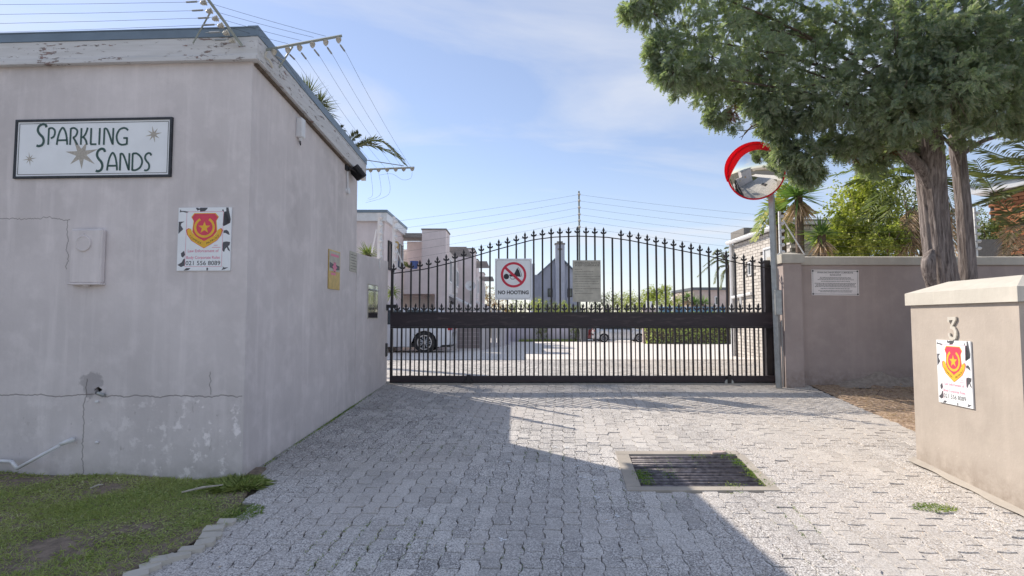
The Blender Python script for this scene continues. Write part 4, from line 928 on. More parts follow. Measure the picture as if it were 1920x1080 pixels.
for i, x in enumerate(bars):
    top = rz_(x)+(.0 if i in miss else .035)
    if i > 0:
        f = MB(); f.box((x-.0125, GY-.0118, beamT+.0145), (x+.0125, GY+.0118, top)); f.box((x-.0125, GY-.0118, botT+.001), (x+.0125, GY+.0118, beamB-.029)); br = link('bar', f, M['black'], gate, origin=(x, GY, gl))
    else:
        f = MB(); f.box((x-.0125, GY-.0118, PZ(506, GY)+.001), (x+.0125, GY+.0118, top)); br = link('bar', f, M['black'], gate, origin=(x, GY, gl))
    if i not in miss: place('finial', fmB, br, (x, GY, top-.018))
    xs_ = x+sp_/2
    if i < NB-1:
        f = MB(); f.box((xs_-.007, GY-.007, botT+.001), (xs_+.007, GY+.007, beamB-.029)); f.box((xs_-.010, GY-.0105, beamT+.0145), (xs_+.010, GY+.0105, beamT+.04)); br = link('picket', f, M['black'], gate, origin=(xs_, GY, gl)); br.rotation_euler = (0, rng.normal(0, .0016), 0)
        place('finial', fmB, br, (xs_, GY, beamT+.012), rot=(0, rng.normal(0, .05), 0))
for px in (880, 1362):
    x = PX(px, GY); f = MB(); f.lathe((x, GY-.055, botB-.005), (0, 1, 0), [(0, 0), (0, .03), (.004, .068), (.016, .072), (.022, .060), (.03, .060), (.034, .072), (.044, .072), (.044, 0)], 24); wh = link('wheel', f, M['black'] if px < 1000 else M['galv'], gate, origin=(x, GY, botB))
    f = MB(); f.bbox((x-.03, GY-.064, botB+.0), (x+.03, GY-.058, botT+.02), .002); link('wheel_bracket', f, M['black'], wh)
tr = MB(); tr.box((gx0-.05, GY-.03, gl-.03), (gx1+.1, GY+.03, gl+.022)); tr.tube([(gx0-.05, GY, gl+.026), (gx1+.1, GY, gl+.026)], .008, 6); link('gate_track', tr, M['galv'], origin=(0, GY, gl), label='low steel track bar the sliding gate rolls along', cat='rail')
cst = MB(); cst.box((gx0-.1, GY-.09, gl-.05), (gx1+.1, GY+.09, gl+.006)); link('threshold', cst, M['concrete'], kind='structure')
# catch brackets on the left wall
for py, lab in ((575, 'black upper gate guide bracket on the end of the low mauve wall'), (654, 'black lower gate catch on the end of the low mauve wall')):
    c = Vector((PX(726, GY)-.0, GY-.05, PZ(py, GY))); f = MB()
    if py < 600: f.bbox((c.x-.04, c.y-.03, c.z-.02), (c.x+.16, c.y+.03, c.z+.03), .004); f.tube([(c.x+.02, c.y-.01, c.z-.01), (c.x+.02, c.y-.01, c.z-.06)], .02, 10)
    else: f.bbox((c.x-.035, c.y-.05, c.z-.11), (c.x+.02, c.y+.05, c.z+.09), .01)
    link('gate_bracket' if py < 600 else 'gate_catch', f, M['dark'], origin=c, label=lab, cat='bracket')
# --- board: no hooting
FG = frame((0, GY-.026, 0), (1, 0, 0))
def rect(px0, py0, px1, py1): a = hit(FG, px0, py1); b = hit(FG, px1, py0); return a[0], a[1], b[0], b[1]
x0, y0, x1, y1 = rect(928, 485, 997, 562); W_, H_ = x1-x0, y1-y0
nh = thing('no_hooting_sign', FG @ Vector(((x0+x1)/2, y0, 0)), 'white sign with crossed out horn reading NO HOOTING on the gate', 'sign')
f = MB(FG); f.box((x0, y0, 0), (x1, y1, .010)); link('board', f, M['signwhite'], nh)
z = .0108; f = MB(FG); m_ = .022; rr = .03; L = []
for cx, cy_, a in ((x1-m_-rr, y1-m_-rr, 0), (x0+m_+rr, y1-m_-rr, 90), (x0+m_+rr, y0+m_+rr, 180), (x1-m_-rr, y0+m_+rr, 270)):
    L += [(cx+rr*math.cos(R(a+q)), cy_+rr*math.sin(R(a+q))) for q in (0, 30, 60, 90)]
f.stroke(L+[L[0]], .0035, z); link('border_line', f, M['faint'], nh)
cx, cy_ = x0+W_*.505, y0+H_*.605; r_ = W_*.315
f = MB(FG); f.stroke([(cx+r_*math.cos(t), cy_+r_*math.sin(t)) for t in np.linspace(0, 2*math.pi, 49)], W_*.062, z+.0012); f.stroke([(cx-r_*.76, cy_+r_*.66), (cx+r_*.72, cy_-r_*.70)], W_*.070, z+.0008); link('red_ring', f, M['red'], nh)
f = MB(FG)
def S(a, b): return (cx+a*W_, cy_+b*W_)
ball = MB(FG); k = ball.pts([(*S(-.195+.075*math.cos(t), -.048+.075*math.sin(t)), z) for t in np.linspace(0, 2*math.pi, 20, False)]); ball.f.append(tuple(range(k, k+20))); link('horn_bulb', ball, M['ink'], nh)
def pg(L, h=z):
    k = f.pts([(*S(a, b), h) for a, b in L]); f.f.append(tuple(range(k, k+len(L))))
pg([(-.12,.005), (0.02,.03), (.10,.19), (.15,.12), (.18,.02), (.20,-.055), (.12,-.05), (.0,-.045), (-.09,-.05), (-.115,-.02)])
link('horn', f, M['ink'], nh); f = MB(FG); f.stroke([S(.115,.215), S(.165,.14), S(.205,.04), S(.225,-.05)], .007, z); f.stroke([S(-.10,-.06), S(-.06,-.115), S(.0,-.12), S(.06,-.09)], .007, z)
text(f, 'NO HOOTING', (x0+x1)/2, y0+H_*.135, W_*.83, H_*.085, z, .035); link('black_print', f, M['ink'], nh, kind='stuff')
x0, y0, x1, y1 = rect(1074, 488, 1126, 566)
gn = thing('gate_notice', FG @ Vector(((x0+x1)/2, y0, 0)), 'faded cream body corporate notice hanging on the gate bars', 'sign'); W_, H_ = x1-x0, y1-y0
f = MB(FG); f.box((x0, y0, 0), (x1, y1, .006)); link('board', f, M['signaged'], gn)
f = MB(FG); text(f, 'SPARKLING SANDS', (x0+x1)/2+.01, y0+H_*.915, W_*.90, H_*.045, .0068, .01); text(f, 'BODY CORPORATE', (x0+x1)/2+.01, y0+H_*.855, W_*.86, H_*.045, .0068, .01)
link('heading', f, M['faint'], gn)
f = MB(FG)
for i, l_ in enumerate((.25, .62, .66, .88, .88, .82, .88, .5, .88, .26, .66)):
    u = x0+W_*.07; v = y0+H_*(.775-i*.058)
    while u < x0+W_*(.07+l_):
        q = rng.uniform(.006, .02); f.box((u, v, .0062), (u+q, v+.008, .0066)); u += q+.007
link('small_print', f, M['faint'], gn)
# --- fence pole rising from the middle of the gate, with wires both ways
pz = PZ(357, GY+.08); fp = thing('fence_pole', (PX(1088, GY), GY+.05, beamT), 'tall thin fence pole rising above the middle of the gate', 'fence pole')
f = MB(); f.tube([(PX(1088, GY), GY+.045, beamT-.1), (PX(1087.5, GY), GY+.045, pz)], .014, 6); link('pole', f, M['greenbar'], fp)
hs = [PZ(y, GY) for y in (362, 374, 387, 400, 412, 424)]
for h in hs: insulator(fp, Vector((PX(1087.5, GY), GY+.03, h)), Vector((0, -1, 0)), .022)
# posts on the low wall at left
LP = []
for px, Y, tx_, yy in ((709, 7.95, -.0, (398, 495)), (737, 8.5, 0, (405, 505))):
    x = PX(px, Y); o = thing('fence_post', (x, Y, PZ(yy[1], Y)), ('white fence post with round insulators on the low mauve wall' if px < 720 else 'white fence post with a diagonal stay behind the left gate end'), 'fence post')
    f = MB(); f.box((x-.02, Y-.015, PZ(yy[1], Y)-.06), (x+.02, Y+.015, PZ(yy[0], Y))); link('post', f, M['white'], o)
    for k in range(6):
        h = PZ(yy[0]+9+k*15, Y); insulator(o, Vector((x+.03, Y-.01, h)), Vector((.35, -1, 0)), .034, 'white')
        if px > 720: LP.append(Vector((x+.04, Y-.03, h)))
    f = MB(); s0_ = (P(706, 430, Y), P(697, 474, Y)) if px < 720 else (P(737, 452, Y), P(759, 503, Y)); f.tube(list(s0_), .011, 6); link('stay', f, M['white'], o)
for k, (h, q) in enumerate(zip(hs, LP)): wire(sag(q, Vector((PX(1087, GY), GY+.03, h)), .02), ('topmost', 'second', 'third', 'fourth', 'fifth', 'lowest')[k]+' fence wire rising from the left posts to the gate pole', group='fence wires left of the gate pole', r=.0013)
# right gate pillar, wall, coping
wz = PZ(494, 8.15); pr_ = thing('gate_pillar', (PX(1487, 8.1), 8.1, gz(8.1)), 'taupe gate pillar with cream cap where the wall meets the gate', 'pillar')
px0, px1 = PX(1470, 8.1), PX(1502, 8.1)+.02
f = MB(); f.box((px0, 8.10, gz(8.1)-.1), (px1, 8.50, wz)); link('shaft', f, M['taupe'], pr_)
f = MB(); ct = PZ(478, 8.1)
def cap(f, x0, y0, x1, y1, z0, z1, z2, ov, inn):
    a = f.pts([(x0-ov, y0-ov, z0), (x1+ov, y0-ov, z0), (x1+ov, y1+ov, z0), (x0-ov, y1+ov, z0), (x0-ov, y0-ov, z1), (x1+ov, y0-ov, z1), (x1+ov, y1+ov, z1), (x0-ov, y1+ov, z1), (x0+inn, y0+inn, z2), (x1-inn, y0+inn, z2), (x1-inn, y1-inn, z2), (x0+inn, y1-inn, z2)])
    f.f += [tuple(a+i for i in q) for q in ((0,3,2,1),(0,1,5,4),(1,2,6,5),(2,3,7,6),(3,0,4,7),(4,5,9,8),(5,6,10,9),(6,7,11,10),(7,4,8,11),(8,9,10,11))]
cap(f, px0, 8.10, px1, 8.50, wz+.002, wz+.13, wz+.175, .035, .13); link('cap', f, M['cap'], pr_)
bw = thing('garden_wall', (8, 8.3, gz(8.3)), 'long taupe garden wall with cream coping right of the gate', 'wall')
f = MB(); f.box((px1+.001, 8.27, -.2), (16, 8.47, wz-.012)); link('wall', f, M['taupe'], bw)
f = MB(); cap(f, px1+.045, 8.27, 16, 8.47, wz-.010, wz+.105, wz+.125, .035, .05); link('coping', f, M['cap'], bw)
# notice on the wall
FW = frame((0, 8.268, 0), (1, 0, 0)); a = hit(FW, 1522, 554); b = hit(FW, 1609, 506); x0, y0, x1, y1 = a[0], a[1], b[0], b[1]; W_, H_ = x1-x0, y1-y0
nw = thing('wall_notice', FW @ Vector(((x0+x1)/2, y0, 0)), 'white body corporate notice screwed to the taupe garden wall', 'sign')
FW = FW @ Matrix.Translation(((x0+x1)/2, (y0+y1)/2, 0)) @ Matrix.Rotation(R(-.6), 4, 'Z') @ Matrix.Translation((-(x0+x1)/2, -(y0+y1)/2, 0))
f = MB(FW); f.box((x0, y0, 0), (x1, y1, .008)); link('board', f, M['noticewhite'], nw)
f = MB(FW); m_ = .020; L = [(x0+m_, y0+m_), (x1-m_, y0+m_), (x1-m_, y1-m_), (x0+m_, y1-m_), (x0+m_, y0+m_)]
for i in range(4): f.stroke([L[i], L[i+1]], .004, .0088); k = f.pts([(L[i][0]+.014*math.cos(t), L[i][1]+.014*math.sin(t), .009) for t in np.linspace(0, 6.28, 8, False)]); f.f.append(tuple(range(k, k+8)))
text(f, 'SPARKLING SANDS BODY CORPORATE', (x0+x1)/2, y0+H_*.865, W_*.76, H_*.052, .0088, .02)
link('heading', f, M['ink'], nw)
f = MB(FW)
for v, l_ in ((.81, .22), (.765, .22), (.69, .64), (.65, .66), (.605, .74), (.54, .60), (.46, .88), (.42, .82), (.375, .82), (.33, .86), (.255, .62), (.175, .72), (.13, .64)):
    u = x0+W_*(.5-l_/2)
    while u < x0+W_*(.5+l_/2): q = rng.uniform(.006, .022); f.box((u, y0+H_*v, .0082), (u+q, y0+H_*v+.007, .0087)); u += q+.006
link('small_print', f, M['ink'], nw)
# galvanised pole with traffic mirror
mpx = PX(1453, 8.13); mp_ = thing('mirror_pole', (mpx, 8.1, gz(8.1)), 'square galvanised pole in front of the gate pillar carrying a mirror', 'pole')
f = MB(); f.tube([(PX(1456, 8.07), 8.06, gz(8.06)), (PX(1450.5, 8.07), 8.06, PZ(345, 8.06))], .048, 4); link('post', f, M['galv'], mp_)
f = MB(); c = Vector((PX(1458, 8.0), 8.0, PZ(588, 8.0))); f.bbox((c.x-.035, c.y-.03, c.z-.02), (c.x+.05, c.y+.03, c.z+.34), .006); link('gate_sensor', f, M['galv'], mp_)
f = MB(); f.tube([(c.x+.05, 8.07, gz(8)), (c.x+.05, 8.07, c.z+.2)], .009, 6); f.tube([(c.x+.085, 8.07, gz(8)+.02), (c.x+.085, 8.07, c.z-.1)], .007, 6); link('cable_conduit', f, M['galv'], mp_)
mc = P(1417, 322, 7.90); tm = thing('traffic_mirror', mc, 'round convex traffic mirror with a bright red hood, beside the tree', 'mirror')
nrm = Vector((-.60, -.77, -.20)).normalized(); rm = .39
f = MB(); prof = [(.10*(1-(i/10)**2), rm*i/10) for i in range(11)]; f.lathe(mc, nrm, prof, 48); link('mirror_face', f, M['mirror'], tm, smooth=True)
f = MB(); f.lathe(mc, nrm, [(-.05, 0), (-.05, rm*.6), (-.02, rm), (.008, rm+.014), (.014, rm+.010), (.010, rm-.004), (-.01, rm-.01)], 48); link('rim', f, M['hood'], tm, smooth=True)
f = MB(); up = (Vector((0, 0, 1))-nrm*nrm.z).normalized(); rt = up.cross(nrm); n = 26; rows = []
for j, (h, ro) in enumerate(((-.02, .010), (.07, .026), (.135, .028), (.138, .021), (.07, .018), (-.02, .002))):
    L = []
    for i in range(n):
        a = R(-10+i*(175/(n-1))+18); e = math.sin(min(1, max(0, min(i, n-1-i)/7))*math.pi/2); hh = h*(.02+.98*e)
        L.append(mc+nrm*hh+(rt*-math.cos(a-R(20))+up*math.sin(a-R(20)))*-1*-1*(rm+ro))
    rows.append(f.pts(L))
for j in range(len(rows)-1):
    for i in range(n-1): f.f.append((rows[j]+i, rows[j]+i+1, rows[j+1]+i+1, rows[j+1]+i))
link('hood', f, M['hood'], tm, smooth=True)
f = MB(); f.tube([mc-nrm*.04, (mpx-.02, 8.03, mc.z-.05)], .02, 6); link('mount', f, M['galv'], tm)
# fence posts on the garden wall
RPW = []
for px, yy, lab in ((1466, (395, 482), 'white fence post with a long diagonal stay on the gate pillar'), (1835, (388, 482), 'thin fence post on the garden wall behind the slim tree trunk')):
    Y = 8.36; x = PX(px, Y); zb_ = wz+.16 if px < 1500 else wz+.12; o = thing('fence_post', (x, Y, zb_), lab, 'fence post')
    f = MB(); f.box((x-.016, Y-.014, zb_), (x+.016, Y+.014, PZ(yy[0], Y))); link('post', f, M['white'], o)
    for k in range(6):
        h = PZ(yy[0]+10+k*13.5, Y); insulator(o, Vector((x+.025, Y-.01, h)), Vector((.35, -1, 0)), .028, 'white')
        if px < 1500: RPW.append(Vector((x, Y-.02, h)))
        else: wire(sag(RPW[k], Vector((x, Y-.02, h)), .05), ('topmost', 'second', 'third', 'fourth', 'fifth', 'lowest')[k]+' fence wire running above the coping of the garden wall', group='fence wires above the garden wall', r=.0022)
    if px < 1500:
        f = MB(); f.tube([P(1468, 412, Y), P(1509, 478, Y)], .010, 6); link('stay', f, M['white'], o)
        f = MB(); f.tube(catmull([P(1462, 475, Y), P(1450, 484, Y), P(1448, 492, Y)], 5), .012, 6); link('lead_conduit', f, M['white'], o)
for k, (h, q) in enumerate(zip(hs, RPW)): wire(sag(Vector((PX(1088, GY), GY+.03, h)), q, .02), ('topmost', 'second', 'third', 'fourth', 'fifth', 'lowest')[k]+' fence wire falling from the gate pole to the right pillar', group='fence wires right of the gate pole', r=.0013)
# ------------------------------------------------------------------ address pillar on the right
uP = Vector((-.062, -1, 0)).normalized(); oP = Vector((3.455, 4.81, 0)); FP = frame(oP, uP)
Lp = 1.105; zt_ = 1.712
ap = thing('address_pillar', FP @ Vector((Lp/2, gz(4.2), -.4)), 'beige pillar with cream cap, number 3 and a company board', 'pillar')
f = MB(FP); f.box((0, .1, -1.25), (Lp, zt_, 0)); link('shaft', f, M['beige'], ap)
f = MB(); fm = FP @ Matrix(((1,0,0,0),(0,0,1,0),(0,-1,0,0),(0,0,0,1)))   # x along face, y into depth, z up
f.M = fm; cap(f, 0, 0, Lp, 1.25, zt_+.002, zt_+.105, zt_+.195, .028, .19); link('cap', f, M['cap'], ap)
f = MB(fm); f.prism([(0, 0)], 0, 0) if False else None; f.box((-.05, -.05, .05), (Lp+.06, .0, .05)) if False else None
kb = MB(); 
for i in range(14):
    t0_, t1_ = -.04+i*(Lp+.10)/14, -.04+(i+1)*(Lp+.10)/14; w0, w1 = .055+.012*math.sin(i*1.3), .055+.012*math.sin((i+1)*1.3)
    A = [FP @ Vector((t0_, 0, w0)), FP @ Vector((t1_, 0, w1)), FP @ Vector((t1_, 0, -.01)), FP @ Vector((t0_, 0, -.01))]
    hh = (.012, .012, .035, .035); k = kb.pts([Vector((p.x, p.y, gz(p.y)+h)) for p, h in zip(A, hh)]); kb.f.append((k, k+1, k+2, k+3))
link('mortar_fillet', kb, M['concrete'], ap)
a = hit(FP, 1763, 755); b = hit(FP, 1824, 640); xa = hit(FP, 1761, 700)[0]; xb = hit(FP, 1825, 700)[0]; ya = hit(FP, 1762, 753)[1]; yb = hit(FP, 1762, 637)[1]
patrol_board(FP, xa, ya, xb-xa, yb-ya, 'white patrol company board with red shield below the number 3')
a = hit(FP, 1781, 637); b = hit(FP, 1798, 594); f = MB(FP); x0, y0, x1, y1 = a[0], hit(FP, 1789, 638)[1], b[0], hit(FP, 1789, 594)[1]
x1 = x0+(x1-x0)*.92; L3 = [(.05,1),(.95,1),(.95,.88),(.55,.60),(.80,.56),(.96,.40),(.96,.22),(.80,.05),(.50,0),(.20,.05),(.04,.20),(.06,.30),(.24,.30),(.26,.18),(.46,.11),(.66,.16),(.72,.28),(.66,.42),(.46,.48),(.30,.50),(.30,.58),(.64,.86),(.24,.86),(.22,.76),(.05,.76)]
f.prism([(x0+(x1-x0)*p, y0+(y1-y0)*q) for p, q in L3], .004, .016); link('house_number', f, M['cap'], origin=FP @ Vector((x0, y0, 0)), label='white raised house number 3 near the top of the pillar', cat='number')
# ------------------------------------------------------------------ the cypress trees by the wall
def limb_to(mb, a, b, r0, r1, bow=.15):
    a, b = Vector(a), Vector(b); m_ = (a+b)/2+Vector((rng.normal(0, bow*.3), rng.normal(0, bow*.3), bow)); mb.tube(catmull([a, m_, b], 6), [r0+(r1-r0)*i/12 for i in range(13)], 7)
T1 = thing('cypress_tree', (P(1800, 700, 7.3).x, 7.3, gz(7.3)), 'large dark cypress with a thick fibrous trunk overhanging the gate', 'tree')
tb = MB(); Yt = 7.3
ctr = [Vector((P(1812, 765, Yt).x, Yt, gz(Yt)-.1)), P(1778, 590, Yt), P(1765, 520, Yt), P(1754, 430, Yt+.02), P(1747, 350, Yt+.0), P(1738, 270, Yt-.05), P(1722, 150, Yt-.1), P(1700, -40, Yt-.1)]
C1 = trunk_mesh(tb, ctr, [.28, .205, .175, .155, .155, .17, .12, .06], 64, .10, 9, 3); link('trunk', tb, M['bark'], T1, smooth=True)
tb = MB(); trunk_mesh(tb, [P(1752, 372, Yt-.02), P(1728, 318, Yt-.08), P(1695, 285, Yt-.15), P(1660, 240, Yt-.25), P(1600, 180, Yt-.4)], [.075, .08, .07, .055, .035], 24, .10, 7, 5); link('main_limb', tb, M['bark'], T1, smooth=True)
tb = MB(); trunk_mesh(tb, [P(1748, 470, Yt-.1), P(1741, 488, Yt-.16), P(1742, 515, Yt-.15), P(1752, 555, Yt-.1)], [.03, .075, .07, .03], 20, .12, 5, 8); link('burl', tb, M['bark'], T1, smooth=True)
T2 = thing('cypress_tree', (P(1822, 700, 7.4).x, 7.4, gz(7.4)), 'slimmer cypress with a straight dark trunk right of the thick one', 'tree')
tb = MB(); Y2 = 7.4; trunk_mesh(tb, [Vector((P(1832, 760, Y2).x, Y2, gz(Y2)-.1)), P(1820, 590, Y2), P(1815, 520, Y2), P(1807, 400, Y2), P(1800, 320, Y2), P(1795, 260, Y2), P(1800, 120, Y2), P(1820, -60, Y2)], [.12, .10, .096, .088, .084, .09, .07, .03], 44, .08, 9, 11, (5, 8, 13)); link('trunk', tb, M['bark'], T2, smooth=True)
tb = MB()
for a, b, r0 in ((P(1800, 300, Y2), P(1822, 262, Y2-.1), .05), (P(1802, 290, Y2), P(1900, 250, Y2+.1), .04), (P(1803, 330, Y2), P(1760, 250, Y2-.2), .03)): limb_to(tb, a, b, r0, .02, .05)
link('limbs', tb, M['bark'], T2, smooth=True)
bl1 = [(1196,14,6.6,.14),(1228,28,6.6,.24),(1246,78,6.5,.24),(1238,120,6.5,.16),(1262,140,6.4,.2),(1290,70,6.8,.36),(1290,140,6.6,.26),(1335,105,6.6,.38),(1345,165,6.8,.26),(1375,40,7,.45),(1380,-40,7,.5),(1290,-30,6.8,.38),(1225,-30,6.6,.25),(1425,105,6.8,.42),(1405,180,7,.28),(1352,222,6.9,.13),(1455,175,6.8,.36),(1470,55,7.2,.5),(1445,232,7,.22),(1482,240,7,.3),
 (1500,285,7.0,.24),(1470,278,7.1,.16),(1464,304,7.1,.10),(1500,318,7.2,.16),(1525,325,7.2,.13),(1640,300,7.2,.17),(1690,285,7.3,.15),(1600,290,7.2,.11),(1555,-70,7,.5),(1530,125,6.9,.5),(1530,205,6.8,.28),(1565,262,7,.20),(1600,195,6.5,.48),(1615,262,6.9,.26),(1660,262,7.2,.18),(1600,50,7,.55),(1680,110,6.2,.55),(1685,205,6.2,.48),(1690,240,6.8,.22),(1700,-80,6.5,.6),(1740,20,6.2,.5),(1700,225,6.5,.24)]
bl2 = [(1770,70,6,.55),(1780,165,5.9,.5),(1785,205,6.2,.34),(1850,100,6,.6),(1860,205,6.2,.42),(1910,20,6.2,.55),(1930,150,6.3,.5),(1905,235,6.7,.22),(1822,235,6.8,.20),(2000,60,6.6,.6),(2010,190,6.8,.45),(1880,-80,6.4,.6),(2060,-40,7,.6),(1800,110,7.9,.55),(1890,170,8.0,.5),(1700,160,8.0,.55)]
for T_, bl, C_ in ((T1, bl1, Vector((P(1715, 200, 7.1)))), (T2, bl2, P(1800, 180, 7.3))):
    B = Blades(); lb = MB()
    for i, (px, py, d, r) in enumerate(bl):
        c = P(px, py, d); sprays(B, c+Vector((rng.normal(0,.05),rng.normal(0,.05),rng.normal(0,.04))), r*1.0, int((45+560*r**1.8)*(.75 if px < 1420 else 1.0)), 10, .084, (1, 1, .66))
        for q in range(3): sprays(B, c+Vector(rdir(1)[0])*r*1.05, .07, 7, 7, .09)
        dist = (c-C_).length
        if r > .25: limb_to(lb, C_+Vector((rng.normal(0, .1), rng.normal(0, .1), rng.normal(0, .25))), c, .009+.007*dist, .005, .12)
        for q in range(int(4+8*r)):
            e = c+Vector(rdir(1)[0])*r*.85; lb.tube([c, (c+e)/2+Vector((0, 0, .03)), e], [.007, .005, .002], 4)
    link('branches', lb, M['twig'], T_, smooth=True)
    B.build('crown', M['cyp'], T_, kind='stuff')
B = Blades(); sprays(B, P(1373, 212, 6.8), .035, 16, 5, .07, (.6, .6, 2)); sprays(B, P(1660, 285, 7.05), .10, 14, 5, .06); sprays(B, P(1600, 290, 7.1), .09, 10, 5, .06); B.build('dead_tufts', M['cypbrown'], T1, kind='stuff')
lb = MB()
for a, m_, b in ((P(1440, 225, 7), P(1395, 245, 6.95), P(1332, 233, 6.9)), (P(1420, 232, 6.9), P(1400, 245, 6.9), P(1390, 262, 6.9)), (P(1410, 235, 6.9), P(1396, 252, 6.9), P(1386, 258, 6.9))): lb.tube(catmull([a, m_, b], 6), [.009-.0005*i for i in range(13)], 5)
link('bare_twigs', lb, M['twig'], T1); B = Blades(); sprays(B, P(1340, 230, 6.9), .07, 12, 5, .08); sprays(B, P(1380, 236, 6.9), .08, 12, 5, .08); B.build('outer_sprays', M['cyp'], T1, kind='stuff')
# ------------------------------------------------------------------ plants behind the garden wall
def plant(name, base, label, cat, group=None): return thing(name, base, label, cat, group)
def bush(name, px, py, Y, r, n, size, mat, label, cat='bush', sq=(1,1,.9), extra=(), per=26, trunk=True):
    c = P(px, py, Y); o = plant(name, (c.x, c.y, gz(Y)), label, cat); B = Blades(); tufts(B, c, r, n, size, sq, per)
    for (ax, ay, aY, ar, an) in extra: tufts(B, P(ax, ay, aY), ar, an, size, sq, per)
    B.build('crown' if trunk else 'foliage', M[mat], o, kind='stuff')
    t = MB(); t.tube(catmull([(c.x, c.y, gz(Y)-.1), ((c.x+.03*r), c.y, (gz(Y)+c.z)/2), c], 5), [max(.02, .07*r)*(1-.06*i) for i in range(11)], 8)
    for k in range(5): d = Vector(rdir(1)[0]); d.z = abs(d.z); t.tube([c-Vector((0, 0, r*.6)), c+d*r*.7], [.03*r, .008], 5)
    link('trunk', t, M['twig'], o, smooth=True); return o
bush('green_shrub', 1620, 400, 10.6, .75, 210, .062, 'bush', 'tall bright green bushy tree behind the garden wall', 'tree', (.9,.7,1.15), [(1590, 440, 10.4, .55, 130), (1640, 350, 10.8, .45, 70), (1655, 460, 10.4, .6, 140), (1560, 465, 10.6, .4, 60), (1700, 440, 11, .45, 70), (1610, 370, 10.8, .4, 50)])
bush('round_shrub', 1663, 448, 9.4, .34, 95, .055, 'bush', 'round glossy shrub just above the coping left of the trunk', 'bush', (1.0,.8,.85))
bush('dark_shrub', 1705, 400, 11.6, .65, 110, .06, 'olive', 'darker grey green shrub between the bright tree and the trunk', 'bush')
bush('side_shrub', 1850, 450, 12.2, .65, 130, .06, 'olive', 'leafy green shrub in front of the orange brick house', 'bush', (.7,.7,1))
def yucca(px, py, Y, n, L, label, heads=((0,0,0),), trunk_r=.09, group=None):
    c = P(px, py, Y); o = plant('yucca', (c.x, c.y, gz(Y)), label, 'yucca', group); B = Blades(); D = Blades(); t = MB()
    for h in heads:
        q = np.array(c)+np.array(h); rosette(B, q, n, L, .036*L/.5, .45, .2)
        d = rdir(n); d[:, 2] = -np.abs(d[:, 2])*.8-.6; D.add(q+np.array([0,0,-.12])+rdir(n)*.05, d, rdir(n), L*.75*rng.uniform(.6, 1, n), .03, .25)
        t.tube([(c.x, c.y, gz(Y)-.1), tuple(q)], [trunk_r, trunk_r*.8], 9)
    B.build('leaf_rosette', M['yucca'], o, kind='stuff'); D.build('dead_skirt', M['deadpalm'], o, kind='stuff'); link('trunk', t, M['twig'], o); return o
yucca(1497, 368, 10.4, 150, .62, 'tall spiky yucca with a dead leaf skirt behind the gate pillar')
yucca(1540, 440, 10.2, 90, .5, 'lower dark yucca between the tall one and the bright tree')
def palm(name, c, fr, label, ll=.34, n=44, mat='palm', trunk=True, lw=.022, r=.012, Y=None, hang=.35):
    o = plant(name, (c[0], c[1], gz(c[1])), label, 'palm tree'); 
    for i, (ctrl, tip) in enumerate(fr):
        B = Blades(); T = MB(); frond(B, T, c, ctrl, tip, n, ll, lw, r, hang); link('frond_stem', T, M['palm'], o); B.build('frond', M[mat], o, kind='stuff')
    if trunk:
        t = MB(); t.tube([(c[0], c[1], gz(c[1])-.1), tuple(c)], [.16, .13], 10); link('trunk', t, M['twig'], o, smooth=True)
    return o
# feathery palm above the bright tree, fronds sweeping left and down
c = P(1735, 335, 10.0)
palm('feather_palm', c, [(P(1690, 318, 9.8), P(1618, 415, 9.6)), (P(1660, 330, 10), P(1590, 345, 10.2)), (P(1710, 290, 10.2), P(1560, 330, 10.4)), (P(1700, 340, 9.8), P(1650, 430, 9.7)), (P(1770, 300, 10.2), P(1840, 350, 10.4)), (P(1720, 270, 10.5), P(1600, 270, 10.8)), (P(1770, 350, 10), P(1800, 440, 10))], 'feathery palm whose fronds droop between the cypress and the bushes', .42)
# big date palm at far right, dark fronds fanning left over the brick house
c = P(1985, 330, 9.6)
palm('date_palm', c, [(P(1900, 330, 9.2), P(1795, 318, 8.9)), (P(1900, 300, 9.2), P(1790, 262, 9.0)), (P(1890, 365, 9.2), P(1800, 395, 9.0)), (P(1920, 270, 9.4), P(1850, 200, 9.2)), (P(1900, 400, 9.4), P(1830, 300, 9.2)), (P(1930, 420, 9.5), P(1880, 405, 9.3)), (P(1960, 380, 9.4), P(1900, 470, 9.2)), (P(1940, 310, 9.6), P(1830, 340, 9.8)), (P(1935, 350, 9.2), P(1850, 385, 9.3)), (P(1960, 260, 9.8), P(1880, 270, 10)), (P(1950, 300, 9), P(1860, 300, 8.8))], 'date palm at the right edge with dark fronds over the brick house', .36, 46, 'palmdark', lw=.018, r=.018)
B = Blades(); T = MB(); o = plant('dead_palm_fronds', (P(1712, 470, 9.4).x, 9.4, gz(9.4)), 'bundle of brown dead palm fronds hanging behind the thick trunk', 'dead fronds')
for a, b, d in ((P(1715, 385, 9.6), P(1700, 420, 9.4), P(1712, 490, 9.3)), (P(1730, 395, 9.6), P(1708, 440, 9.3), P(1730, 492, 9.2)), (P(1700, 400, 9.5), P(1695, 440, 9.4), P(1690, 485, 9.4)), (P(1740, 420, 9.5), P(1770, 400, 9.4), P(1790, 480, 9.4)), (P(1735, 405, 9.6), P(1755, 440, 9.4), P(1740, 490, 9.4)), (P(1780, 380, 9.6), P(1790, 420, 9.4), P(1785, 490, 9.4))): frond(B, T, a, b, d, 40, .30, .016, .008, .6, -.1)
B.build('dry_leaflets', M['deadpalm'], o, kind='stuff'); link('dry_stems', T, M['twig'], o)
B = Blades(); T = MB(); o = plant('dead_palm_fronds', (P(1900, 470, 9.0).x, 9.0, gz(9)), 'pale dead fronds hanging before the orange brick house', 'dead fronds')
